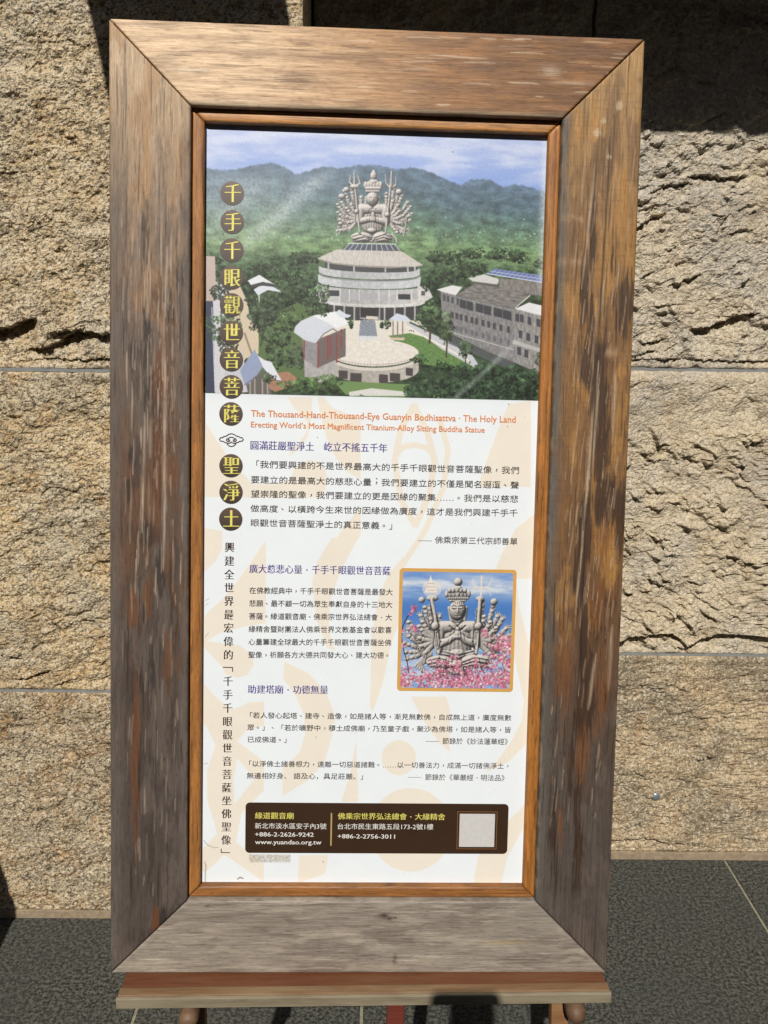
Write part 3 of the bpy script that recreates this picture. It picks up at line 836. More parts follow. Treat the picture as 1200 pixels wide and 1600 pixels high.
class Art:
    def __init__(self, u0, v0, u1, v1, ppm):
        self.u0, self.v0, self.u1, self.v1, self.ppm = u0, v0, u1, v1, ppm
        self.w = int((u1 - u0) * ppm); self.h = int((v1 - v0) * ppm)
        self.img = np.zeros((self.h, self.w, 3))
        self.X, self.Y = np.meshgrid(np.arange(self.w) + 0.5, np.arange(self.h) + 0.5)
        self.k = UNIT * ppm
    def pt(self, p):
        p = np.asarray(p, float)
        u, v = sheet_mm(p[..., 0], p[..., 1])
        return np.stack([(u - self.u0) * self.ppm, (self.v1 - v) * self.ppm], -1)
    def poly(self, pts, col, alpha=1.0, tex=None, raw=False):
        q = np.asarray(pts, float) if raw else self.pt(pts)
        x0, y0 = np.floor(q.min(0) - 1).astype(int); x1, y1 = np.ceil(q.max(0) + 1).astype(int)
        x0, y0 = max(x0, 0), max(y0, 0); x1, y1 = min(x1, self.w), min(y1, self.h)
        if x1 <= x0 or y1 <= y0: return
        cov = np.zeros((y1 - y0, x1 - x0))
        for dx, dy in ((.25, .25), (.75, .25), (.25, .75), (.75, .75)):
            xs = np.arange(x0, x1) + dx
            ys = np.arange(y0, y1) + dy
            ins = np.zeros(cov.shape, bool)
            for (ax, ay), (bx, by) in zip(q, np.roll(q, -1, 0)):
                if ay == by: continue
                rows = (ay > ys) != (by > ys)
                if not rows.any(): continue
                xc = ax + (ys[rows] - ay) * (bx - ax) / (by - ay)
                ins[rows] ^= xs[None, :] < xc[:, None]
            cov += ins * 0.25
        cov *= alpha
        c = np.asarray(col, float) / 255
        t = c if tex is None else c * tex[y0:y1, x0:x1, None]
        w = self.img[y0:y1, x0:x1]
        self.img[y0:y1, x0:x1] = w * (1 - cov[..., None]) + t * cov[..., None]
    def ell(self, cx, cy, ra, rb, col, alpha=1.0, a0=0, a1=360, tex=None):
        th = np.radians(np.linspace(a0, a1, 40))
        self.poly(np.stack([cx + ra * np.cos(th), cy + rb * np.sin(th)], -1), col, alpha, tex)
    def line(self, pts, wd, col, alpha=1.0):
        pts = np.asarray(pts, float)
        for a, b in zip(pts, pts[1:]):
            d = b - a; L = np.hypot(*d) + 1e-9
            n = np.array([-d[1], d[0]]) / L * wd / 2
            e = d / L * wd * 0.2
            self.poly([a + n - e, b + n + e, b - n + e, a - n - e], col, alpha)
    def dabs(self, pts, r, cols, alpha=0.9):
        """many small soft dabs; pts in layout units, r in layout units"""
        if len(pts) == 0: return
        q = self.pt(pts)
        r = np.broadcast_to(np.asarray(r, float) * self.k, (len(q),))
        cols = np.asarray(cols, float) / 255
        for (x, y), rr, c in zip(q, r, cols):
            R = int(math.ceil(rr + 1))
            xi, yi = int(x), int(y)
            xa, xb, ya, yb = max(0, xi - R), min(self.w, xi + R + 1), max(0, yi - R), min(self.h, yi + R + 1)
            if xa >= xb or ya >= yb: continue
            dd = np.hypot(self.X[ya:yb, xa:xb] - x, self.Y[ya:yb, xa:xb] - y)
            m = (np.clip(rr + 0.5 - dd, 0, 1) * alpha)[..., None]
            self.img[ya:yb, xa:xb] = self.img[ya:yb, xa:xb] * (1 - m) + c * m
    def foliage(self, cx, cy, ra, rb, n, base, r=1.7, seed=0, contrast=0.6, top=1.0):
        g = np.random.default_rng(seed)
        a = g.uniform(0, 2 * np.pi, n); rr = np.sqrt(g.uniform(0, 1, n))
        lump = 1 + 0.18 * np.sin(a * 3 + seed) + 0.12 * np.sin(a * 7 + seed * 2)
        x = cx + ra * rr * np.cos(a) * lump; y = cy + rb * rr * np.sin(a) * lump
        o = np.argsort(-y * 0.0 + g.uniform(0, 1, n))
        x, y = x[o], y[o]
        cl = perlin(x / 9.0, y / 7.0, seed + 3) * 1.2
        up = -(y - cy) / rb * 0.30 - (x - cx) / ra * 0.10
        b = np.clip(0.74 + contrast * 1.25 * (cl * 0.7 + up * top) + g.normal(0, 0.16, n), 0.25, 1.75)
        cols = np.asarray(base, float)[None, :] * b[:, None]
        cols[:, 1] *= 1.0 + 0.06 * (b - 0.8)
        self.dabs(np.stack([x, y], -1), g.uniform(0.5, 1.0, n) * r, np.clip(cols, 0, 255), 0.85)
    def image(self, name):
        im = bpy.data.images.new(name, self.w, self.h, alpha=False)
        a = np.ones((self.h, self.w, 4), np.float32)
        a[..., :3] = np.clip(self.img[::-1], 0, 1)
        im.pixels.foreach_set(a.ravel())
        im.update()
        im.pack()
        return im

def blur(a, r):
    r = int(max(1, r))
    for _ in range(2):
        for ax in (0, 1):
            pad = [(0, 0)] * a.ndim; pad[ax] = (r + 1, r)
            c = np.cumsum(np.pad(a, pad, mode='edge'), ax)
            n = a.shape[ax]
            hi = np.take(c, np.arange(2 * r + 1, 2 * r + 1 + n), ax); lo = np.take(c, np.arange(0, n), ax)
            a = (hi - lo) / (2 * r + 1)
    return a

class Relief:
    """a carved figure seen from the front, as a height field, shaded for the printed picture"""
    def __init__(self, art, conv):
        self.A = art; self.c = conv
        self.H = np.full((art.h, art.w), -1e3)
        p = art.pt([conv(0, 0), conv(100, 0)])
        self.s = np.hypot(*(p[1] - p[0])) / 100.0
    def ell(self, x, y, rx_, ry_, z=0.0, d=None):
        px, py = self.A.pt(self.c(x, y)); rx_ *= self.s; ry_ *= self.s
        d = (min(rx_, ry_) if d is None else d * self.s)
        q = 1 - ((self.A.X - px) / rx_) ** 2 - ((self.A.Y - py) / ry_) ** 2
        m = q > 0
        h = z * self.s + d * np.sqrt(np.where(m, q, 0))
        self.H = np.where(m, np.maximum(self.H, h), self.H)
    def cap(self, x0, y0, r0, x1, y1, r1, z0=0.0, z1=0.0):
        a = self.A.pt(self.c(x0, y0)); b = self.A.pt(self.c(x1, y1))
        r0 *= self.s; r1 *= self.s
        R = max(r0, r1) + 2
        xa, xb = int(max(0, min(a[0], b[0]) - R)), int(min(self.A.w, max(a[0], b[0]) + R))
        ya, yb = int(max(0, min(a[1], b[1]) - R)), int(min(self.A.h, max(a[1], b[1]) + R))
        if xa >= xb or ya >= yb: return
        X, Y = self.A.X[ya:yb, xa:xb], self.A.Y[ya:yb, xa:xb]
        d = b - a; L2 = d @ d + 1e-9
        t = np.clip(((X - a[0]) * d[0] + (Y - a[1]) * d[1]) / L2, 0, 1)
        rr = r0 + (r1 - r0) * t
        q = rr ** 2 - (X - a[0] - t * d[0]) ** 2 - (Y - a[1] - t * d[1]) ** 2
        m = q > 0
        h = (z0 + (z1 - z0) * t) * self.s + np.sqrt(np.where(m, q, 0))
        W = self.H[ya:yb, xa:xb]
        self.H[ya:yb, xa:xb] = np.where(m, np.maximum(W, h), W)
    def limb(self, pts, r0, r1, z0=0.0, z1=0.0):
        n = len(pts) - 1
        for i, (p, q) in enumerate(zip(pts, pts[1:])):
            f0, f1 = i / n, (i + 1) / n
            self.cap(*p, r0 + (r1 - r0) * f0, *q, r0 + (r1 - r0) * f1, z0 + (z1 - z0) * f0, z0 + (z1 - z0) * f1)
    def carve(self, pts, r, depth):
        P_ = [self.A.pt(self.c(*p)) for p in pts]; r *= self.s
        for a, b in zip(P_, P_[1:]):
            R_ = r * 3 + 2
            xa, xb = int(max(0, min(a[0], b[0]) - R_)), int(min(self.A.w, max(a[0], b[0]) + R_)); ya, yb = int(max(0, min(a[1], b[1]) - R_)), int(min(self.A.h, max(a[1], b[1]) + R_))
            if xa >= xb or ya >= yb: continue
            X, Y = self.A.X[ya:yb, xa:xb], self.A.Y[ya:yb, xa:xb]
            d = b - a; t = np.clip(((X - a[0]) * d[0] + (Y - a[1]) * d[1]) / (d @ d + 1e-9), 0, 1)
            q = (X - a[0] - t * d[0]) ** 2 + (Y - a[1] - t * d[1]) ** 2
            self.H[ya:yb, xa:xb] -= depth * self.s * np.exp(-q / r ** 2)
    def paint(self, base, dark, seed, folds=0.6):
        m = self.H > -500
        H = np.where(m, self.H, self.H[m].min() - 10 * self.s)
        Hn = H + folds * self.s * 6 * fbm(self.A.X / (22 * self.s), self.A.Y / (34 * self.s), 3, seed)
        gy, gx = np.gradient(Hn)
        n = np.sqrt(gx ** 2 + gy ** 2 + 1)
        lam = np.clip((gx * 0.40 + gy * 0.62 + 0.68) / n, 0, None)
        ao = np.clip(1.0 + (H - blur(H, 9 * self.s)) / (34 * self.s), 0.30, 1.15)
        v = np.clip(0.06 + 1.06 * lam, 0, 1.2) * ao ** 1.3
        v = np.clip(v, 0, 1.08)[..., None]
        c = (np.asarray(dark, float) * (1 - v) + np.asarray(base, float) * v) / 255
        mm = blur(m.astype(float), 1)[..., None] * m[..., None]
        self.A.img = self.A.img * (1 - mm) + np.clip(c, 0, 1) * mm

def sky_fill(A, top, bot, seed, cloud, y0, y1):
    t = np.clip((A.Y / A.h - y0) / (y1 - y0), 0, 1)[..., None]
    A.img[:] = (np.asarray(top, float) * (1 - t) + np.asarray(bot, float) * t) / 255

# ---------------- the big landscape picture
PIC = Art(-226, 786.4, 228, 1134, 1.9)
A = PIC
k = A.k
sky_fill(A, (178, 192, 236), (128, 160, 230), 1, 0, 0.0, 0.20)
cl = fbm(A.X / (90 * k), A.Y / (22 * k), 4, 3)
m = (sstep(-0.35, 0.75, cl + 0.28 * np.exp(-((A.Y / A.h - 0.07) / 0.05) ** 2)) * sstep(0.24, 0.10, A.Y / A.h) * 0.75)[..., None]
A.img = A.img * (1 - m) + np.array([206, 216, 242]) / 255 * m
ridge = [(318, 264), (345, 267), (370, 266), (395, 259), (425, 255), (445, 262), (462, 273), (480, 268), (505, 260), (530, 263), (560, 258), (590, 258), (618, 264), (648, 261), (672, 268), (700, 281), (720, 288),
         (736, 279), (765, 279), (786, 291), (803, 286), (825, 290), (845, 296), (870, 299)]
ridge = np.array(ridge, float)
ridge[:, 1] += (ridge[:, 0] - 590) * 0.006
rp = A.pt(ridge)
yr = np.interp(A.X[0], rp[:, 0], rp[:, 1]) + 1.6 * k * fbm(A.X[0] / (7 * k), A.X[0] * 0, 3, 8)
base_y = A.pt([(590, 470)])[0, 1]
dep = (A.Y - yr[None, :]) / (base_y - yr[None, :])
hm = np.clip(dep * 70 + 0.5, 0, 1)
tone = fbm(A.X / (20 * k), A.Y / (10 * k), 4, 12) * 0.6 + fbm(A.X / (4 * k), A.Y / (3 * k), 2, 15) * 0.30
stops = [(0, (92, 116, 142)), (0.20, (84, 110, 124)), (0.40, (92, 124, 104)), (0.58, (114, 148, 98)), (0.72, (84, 110, 76)), (1.0, (52, 70, 48)), (2.2, (56, 74, 50))]
dk = [s_[0] for s_ in stops]
hc = np.stack([np.interp(dep, dk, [s_[1][j] for s_ in stops]) for j in range(3)], -1)
hc = hc * (1 + (0.16 + 0.22 * np.clip(dep, 0, 1))[..., None] * tone[..., None] * 1.8)
fields = sstep(0.15, 0.6, fbm(A.X / (26 * k), A.Y / (4.5 * k), 4, 19)) * np.exp(-((dep - 0.56) / 0.14) ** 2)
hc = hc * (1 - 0.55 * fields[..., None]) + np.array([150, 178, 118]) * 0.55 * fields[..., None]
A.img = A.img * (1 - hm[..., None]) + np.clip(hc, 0, 255) / 255 * hm[..., None]
g = np.random.default_rng(4)
pts = np.stack([g.uniform(330, 850, 110), g.normal(366, 9, 110)], -1)
A.dabs(pts, g.uniform(0.4, 1.2, 110), g.uniform(185, 235, (110, 1)) * np.array([1, 1.02, .98]), 0.75)
# forest belt round the buildings
for i in range(95):
    x = g.uniform(325, 860); y = g.uniform(392, 480)
    if 492 < x < 664 and y > 384: continue
    A.foliage(x, y, g.uniform(9, 20), g.uniform(6, 11), 150, (62, 82, 54), 1.3, i, 0.95)
# left: road, pavement, path
A.poly([(322, 470), (332, 470), (337, 612), (322, 612)], (62, 66, 92))
A.poly([(332, 440), (352, 440), (352, 614), (336, 614)], (206, 206, 214))
A.poly([(322, 400), (336, 400), (338, 470), (322, 470)], (196, 176, 168))
A.line([(331, 480), (333, 530), (336, 612)], 1.2, (210, 212, 224))
A.poly([(352, 440), (372, 440), (386, 470), (390, 492), (405, 512), (408, 530), (404, 552), (384, 560), (352, 600)], (214, 196, 168))
A.poly([(352, 560), (378, 548), (392, 612), (352, 614)], (198, 198, 208))
# lawns and ground left of the plaza
A.poly([(404, 500), (470, 470), (500, 480), (505, 600), (404, 600)], (92, 118, 70))
for i, (x, y, a_, b_, n, c_) in enumerate([(425, 470, 34, 26, 700, (88, 112, 78)), (462, 455, 30, 24, 600, (84, 112, 74)), (500, 474, 24, 22, 500, (82, 102, 72)), (408, 497, 22, 20, 420, (78, 96, 72)),
                                           (430, 530, 24, 22, 420, (80, 100, 70)), (352, 515, 27, 32, 650, (84, 112, 78)), (346, 455, 16, 18, 260, (76, 92, 76)), (384, 432, 26, 14, 320, (74, 104, 70)),
                                           (438, 560, 26, 16, 360, (88, 112, 74)), (470, 556, 22, 18, 300, (92, 108, 84)), (452, 500, 20, 14, 240, (100, 126, 78))]):
    A.foliage(x, y, a_, b_, n, c_, 1.6, 200 + i, 0.8)
A.line([(346, 470), (345, 540)], 1.6, (92, 78, 66)); A.line([(382, 520), (396, 560)], 3.0, (150, 132, 112)); A.line([(407, 540), (412, 520)], 1.6, (60, 58, 52))
# two small white roofs
A.poly([(387, 438), (405, 429), (424, 441), (431, 444), (411, 440), (392, 445)], (226, 230, 238))
A.poly([(396, 452), (415, 441), (436, 453), (440, 456), (418, 453), (403, 461)], (216, 222, 234))
A.poly([(392, 445), (411, 441), (430, 445), (428, 448), (410, 446), (394, 449)], (70, 70, 74))
A.line([(405, 460), (405, 472)], 1.4, (220, 220, 222)); A.line([(434, 456), (432, 464)], 1.2, (120, 110, 104))

# round main building
wall_t = 0.97 + 0.08 * fbm(A.X / (6 * k), A.Y / (6 * k), 3, 33) - 0.10 * (A.X / A.w > 0.4) * sstep(0.60, 0.40, A.X / A.w)
def band(xl, xr, yt, yb, sag_t, sag_b, col, tex=None, alpha=1.0, tilt=4.0):
    xs = np.linspace(xl, xr, 25); q = (xs - (xl + xr) / 2) / ((xr - xl) / 2); tl = (xs - (xl + xr) / 2) / (xr - xl) * tilt
    up = np.stack([xs, yt + sag_t * np.sqrt(np.clip(1 - q ** 2, 0, 1)) + tl], -1)
    lo = np.stack([xs, yb + sag_b * np.sqrt(np.clip(1 - q ** 2, 0, 1)) + tl], -1)
    A.poly(np.concatenate([up, lo[::-1]]), col, alpha, tex)
band(511, 654, 470, 494, 4, 6, (64, 64, 66))
for x in np.linspace(522, 648, 9): A.line([(x, 476), (x, 499)], 2.6, (176, 176, 176))
A.poly([(562, 470), (594, 472), (594, 500), (562, 498)], (150, 152, 158)); A.poly([(563, 478), (592, 479), (591, 497), (563, 495)], (52, 48, 48))
A.poly([(572, 493), (590, 494), (590, 499), (572, 498)], (216, 206, 190))
band(493, 664, 444, 468, 8, 9, (196, 196, 198), wall_t)
band(493, 664, 466, 471, 9, 9, (222, 222, 222), wall_t)
A.poly([(652, 444), (669, 449), (676, 464), (650, 478), (640, 472), (652, 466)], (212, 210, 208), 1, wall_t)
for (xa, xb, ya, yb, c_) in [(512, 530, 453, 462, (66, 68, 74)), (622, 641, 459, 467, (60, 62, 66)), (563, 590, 457, 468, (172, 172, 178)), (534, 542, 456, 467, (168, 170, 176)), (548, 559, 457, 468, (176, 176, 182)), (594, 605, 459, 470, (176, 176, 182)), (611, 618, 460, 470, (180, 178, 182)), (644, 652, 457, 467, (178, 176, 180)), (499, 507, 450, 459, (170, 172, 178)), (658, 664, 454, 461, (88, 88, 92))]:
    A.poly([(xa, ya), (xb, ya + .4), (xb, yb + .4), (xa, yb)], c_)
for x in (509, 531, 546, 561, 592, 608, 620, 643, 655): A.line([(x, 452), (x, 470)], 1.1, (226, 226, 224))
band(497, 657, 430, 442, 8, 9, (208, 212, 218), wall_t)
for x in np.linspace(500, 654, 40): A.line([(x, 431 + 8 * math.sqrt(max(0, 1 - ((x - 577) / 80) ** 2)) + (x - 577) * .02), (x, 441 + 8 * math.sqrt(max(0, 1 - ((x - 577) / 80) ** 2)) + (x - 577) * .02)], 0.7, (172, 178, 186), 0.8)
band(498, 656, 417, 427, 7, 9, (202, 204, 208), wall_t)
band(498, 656, 428.5, 430.5, 9, 9, (150, 152, 156))
for x in np.linspace(503, 651, 22): A.line([(x, 421 + 6 * math.sqrt(max(0, 1 - ((x - 577) / 80) ** 2)) + (x - 577) * .02), (x + 1.5, 424 + 7 * math.sqrt(max(0, 1 - ((x - 577) / 80) ** 2)) + (x - 577) * .02)], 1.5, (176, 178, 184), 0.7)
band(507, 652, 404, 419, 5, 6, (74, 76, 78))
for x in (513, 553, 602, 637, 648): A.line([(x, 408), (x, 424)], 2.6, (184, 184, 186))
A.poly([(496, 403), (527, 389), (560, 390), (600, 391), (627, 392), (660, 413), (650, 416), (612, 416), (560, 414), (520, 410)], (214, 208, 200), 1, 0.95 + 0.07 * fbm(A.X / (3 * k), A.Y / (8 * k), 3, 41))
A.poly([(496, 403), (520, 410), (560, 414), (612, 416), (650, 416), (660, 413), (660, 415.5), (612, 418.5), (560, 416.5), (519, 412), (496, 405)], (158, 152, 148))
A.poly([(545, 380), (617, 381), (625, 392), (534, 390)], (84, 90, 104))
for i in range(11): A.line([(546 + i * 7.0, 380.5), (536 + i * 8.8, 391)], 1.0, (208, 214, 226))
A.line([(544, 380), (618, 381)], 1.4, (214, 216, 222))
# forecourt, walk, plaza
A.poly([(522, 500), (655, 500), (690, 540), (600, 560), (500, 556), (480, 530)], (224, 218, 206))
A.poly([(563, 500), (586, 501), (590, 531), (560, 531)], (150, 160, 176), 1, 0.9 + 0.2 * fbm(A.X / (2 * k), A.Y / (2 * k), 2, 44))
A.poly([(560, 524), (590, 525), (590, 532), (559, 532)], (214, 216, 222))
A.poly([(607, 524), (640, 520), (662, 526), (724, 556), (742, 576), (700, 576), (650, 566), (632, 548)], (106, 146, 76), 1, 0.94 + 0.16 * fbm(A.X / (4 * k), A.Y / (3 * k), 3, 46))
A.poly([(632, 503), (645, 503), (736, 552), (748, 570), (742, 574), (690, 545)], (196, 198, 206))
A.poly([(632, 510), (640, 511), (730, 560), (735, 566)], (232, 226, 214))
A.line([(640, 503), (742, 551)], 2.6, (68, 84, 60))
A.ell(585, 551, 69, 21, (232, 226, 216), 1, 0, 360, 0.97 + 0.05 * fbm(A.X / (6 * k), A.Y / (4 * k), 3, 48))
th = np.radians(np.linspace(0, 180, 30))
arc = np.stack([585 + 69 * np.cos(th), 553 + 21 * np.sin(th)], -1)
A.poly(np.concatenate([arc, (arc + np.array([0, 24]))[::-1]]), (192, 184, 176), 1, wall_t)
A.poly(np.concatenate([arc, (arc + np.array([0, 5]))[::-1]]), (214, 206, 196))
for (xa, xb, ya, yb) in [(529, 543, 578, 591), (547, 565, 582, 596), (592, 606, 584, 598), (609, 625, 582, 595), (634, 645, 574, 586)]:
    A.poly([(xa, ya), (xb, ya + 1), (xb, yb + 1), (xa, yb)], (74, 68, 68))
for x in np.linspace(526, 646, 26):
    yy = 552 + 20 * math.sqrt(max(0, 1 - ((x - 585) / 69) ** 2)); A.line([(x, yy - 4), (x, yy + 1)], 0.6, (150, 138, 136))
xs_ = np.linspace(522, 648, 30); A.line(np.stack([xs_, 549 + 20 * np.sqrt(np.clip(1 - ((xs_ - 585) / 69) ** 2, 0, 1))], -1), 0.7, (170, 158, 154))
A.poly([(520, 594), (640, 600), (640, 612), (700, 616), (700, 630), (540, 616)], (112, 146, 82))
A.poly([(545, 612), (580, 606), (640, 612), (640, 618), (546, 618)], (216, 214, 210))
# open hall with the curved silver roof
A.poly([(472, 528), (496, 536), (496, 588), (476, 586)], (150, 148, 152), 1, wall_t)
A.poly([(496, 530), (540, 512), (540, 556), (524, 562), (496, 588)], (116, 100, 98))
A.poly([(476, 562), (496, 574), (524, 562), (524, 590), (496, 598), (476, 588)], (178, 174, 174), 1, wall_t)
for x, ya, yb in ((497, 534, 574), (512, 524, 560), (526, 522, 566), (516, 526, 556), (533, 514, 540), (475, 530, 560)): A.line([(x, ya), (x, yb)], 2.4, (146, 70, 66))
A.poly([(459, 519), (461, 510), (470, 501), (488, 493), (512, 488), (527, 486), (546, 505), (520, 513), (506, 521), (494, 536), (476, 531)], (206, 213, 226))
A.poly([(488, 493), (512, 488), (527, 486), (546, 505), (526, 512), (508, 502)], (232, 236, 242))
A.line([(494, 536), (506, 521), (520, 513), (537, 525)], 1.6, (124, 112, 112))
A.poly([(524, 488), (530, 483), (540, 490), (549, 492), (544, 496), (532, 496)], (210, 218, 232))
# pavilion bottom left
A.poly([(384, 598), (412, 580), (424, 590), (424, 616), (388, 616)], (104, 98, 94))
for x in (391, 398, 410, 418): A.line([(x, 592), (x, 615)], 2.2, (168, 160, 150))
A.poly([(420, 584), (450, 580), (464, 590), (456, 604), (430, 612), (420, 606)], (178, 128, 100), 1, wall_t)
A.poly([(375, 578), (386, 562), (398, 545), (410, 573), (400, 588), (388, 600), (382, 600)], (146, 160, 196))
A.poly([(398, 545), (404, 556), (413, 562), (424, 565), (433, 582), (440, 594), (430, 593), (420, 586), (411, 574)], (220, 225, 236))
A.line([(382, 601), (392, 594), (402, 586), (411, 575), (422, 588), (432, 594), (440, 595)], 1.6, (110, 110, 116))
A.foliage(490, 602, 48, 15, 900, (96, 128, 74), 1.5, 300, 0.7)
A.foliage(560, 624, 20, 6, 150, (80, 112, 66), 1.5, 301, 0.7)
# small gate pavilion
for x in (614, 621, 629): A.line([(x, 502), (x, 528)], 2.0, (140, 122, 112))
A.poly([(607, 499), (620, 489), (634, 493), (642, 500), (626, 501)], (204, 214, 232)); A.poly([(610, 527), (632, 527), (632, 531), (610, 531)], (212, 190, 168))
A.foliage(605, 506, 5, 8, 80, (62, 84, 56), 1.2, 310)
# long building on the right
fac = 0.88 + 0.16 * fbm(A.X / (3 * k), A.Y / (8 * k), 3, 51)
A.poly([(688, 453), (714, 462), (803, 482), (804, 566), (760, 548), (702, 520), (690, 500)], (150, 148, 150), 1, fac)
A.poly([(803, 482), (850, 492), (850, 586), (804, 566)], (164, 160, 160), 1, fac)
A.poly([(682, 452), (706, 445), (722, 448), (712, 461), (690, 455)], (224, 224, 224))
A.poly([(712, 461), (741, 443), (790, 450), (828, 461), (802, 481), (760, 472)], (140, 134, 132), 1, 0.9 + 0.2 * fbm(A.X / (9 * k), A.Y / (3 * k), 3, 53))
A.poly([(804, 482), (826, 472), (852, 478), (852, 494)], (222, 224, 228)); A.line([(828, 461), (804, 481)], 1.6, (220, 218, 214))
A.poly([(731, 434), (756, 428), (782, 436), (776, 444), (740, 440)], (206, 206, 204)); A.poly([(738, 439), (778, 444), (778, 449), (740, 443)], (96, 94, 92))
A.poly([(778, 434), (850, 440), (850, 462), (828, 460), (780, 448)], (148, 142, 138), 1, fac)
A.poly([(760, 427), (772, 419), (850, 430), (850, 441)], (118, 134, 184))
for i in range(13): A.line([(763 + i * 7, 428 + i * .9), (772 + i * 7, 419 + i * 1.2)], 1.0, (66, 84, 150))
A.line([(760, 427), (850, 441)], 1.4, (206, 214, 236)); A.line([(766, 423), (850, 436)], 0.9, (196, 206, 232))
for (xa, xb) in ((718, 739), (743, 767), (771, 799)):
    f = lambda x: 466 + (x - 715) * 0.245
    A.poly([(xa, f(xa)), (xb, f(xb)), (xb, f(xb) + 14), (xa, f(xa) + 13)], (66, 66, 72))
    A.line([((xa + xb) / 2, f((xa + xb) / 2)), ((xa + xb) / 2, f((xa + xb) / 2) + 13)], .8, (120, 120, 124))
for i, x in enumerate((704, 711.5, 718, 726, 735, 742, 752, 761, 770, 780, 792)):
    for j, (dy, h_) in enumerate(((486, 10), (506, 8))):
        yb = dy + (x - 704) * (0.26 if j == 0 else 0.28)
        A.poly([(x, yb), (x + 4.6, yb + 1.2), (x + 4.6, yb + h_ + 1), (x, yb + h_)], (72, 72, 78) if j == 0 else (104, 104, 112))
for x in (692, 698, 705, 713): A.poly([(x, 459 + (x - 692) * .3), (x + 4, 460 + (x - 692) * .3), (x + 4, 470 + (x - 692) * .3), (x, 469 + (x - 692) * .3)], (80, 80, 86))
for x, y in ((805, 489), (812, 490), (824, 494), (838, 497), (810, 515), (822, 519), (835, 523), (808, 541), (819, 545)):
    A.poly([(x, y), (x + 6, y + 1.4), (x + 6, y + 14), (x, y + 12)], (70, 72, 80))
A.line([(702, 518), (803, 546)], 1.4, (186, 184, 184)); A.poly([(802, 530), (850, 546), (850, 552), (800, 536)], (180, 178, 178))
A.poly([(702, 522), (760, 548), (804, 566), (804, 580), (700, 536)], (92, 94, 100), 0.8)
# trees right and foreground
for i, (x, y, a_, b_, n, c_) in enumerate([(672, 494, 22, 20, 520, (96, 122, 80)), (698, 510, 11, 26, 300, (98, 120, 82)), (727, 545, 11, 13, 220, (84, 106, 74))]):
    A.line([(x + 1, y + b_ * .5), (x - 1, y + b_ + 22)], 3.0 - i * .6, (74, 64, 52))
    A.foliage(x, y, a_, b_, n, c_, 1.5, 320 + i, 0.8)
g = np.random.default_rng(9)
for i in range(34):
    x = g.uniform(640, 860); y = g.uniform(578, 632)
    if y < 640 - (x - 640) * 0.3 and x < 690: y = 606 + g.uniform(-8, 20)
    A.foliage(x, y, g.uniform(14, 26), g.uniform(10, 17), 260, (62, 86, 60), 1.6, 340 + i, 0.85)
A.foliage(850, 560, 14, 14, 260, (92, 112, 84), 1.5, 390)
for i, (x, y, a_, b_, n, c_) in enumerate([(478, 440, 18, 22, 420, (84, 112, 76)), (500, 462, 16, 18, 320, (92, 118, 80)), (452, 428, 22, 18, 380, (72, 98, 66)), (672, 440, 14, 16, 300, (60, 84, 54)), (690, 430, 22, 16, 360, (64, 86, 58)),
                                           (720, 424, 24, 14, 360, (70, 92, 62)), (505, 484, 10, 9, 140, (78, 98, 66)), (548, 506, 4, 6, 60, (62, 84, 56)), (596, 508, 3, 5, 50, (62, 84, 56)), (655, 560, 12, 7, 130, (72, 98, 62)), (690, 572, 16, 8, 180, (66, 92, 60)), (420, 590, 10, 8, 100, (82, 104, 72))]):
    A.foliage(x, y, a_, b_, n, c_, 1.4, 600 + i, 0.9)
for (x, y) in ((663, 517), (665, 518), (687, 528), (689, 529), (640, 516), (643, 516), (646, 517)): A.dabs([(x, y)], [1.0], [(150, 60, 60) if 660 < x < 670 else (60, 60, 66)])
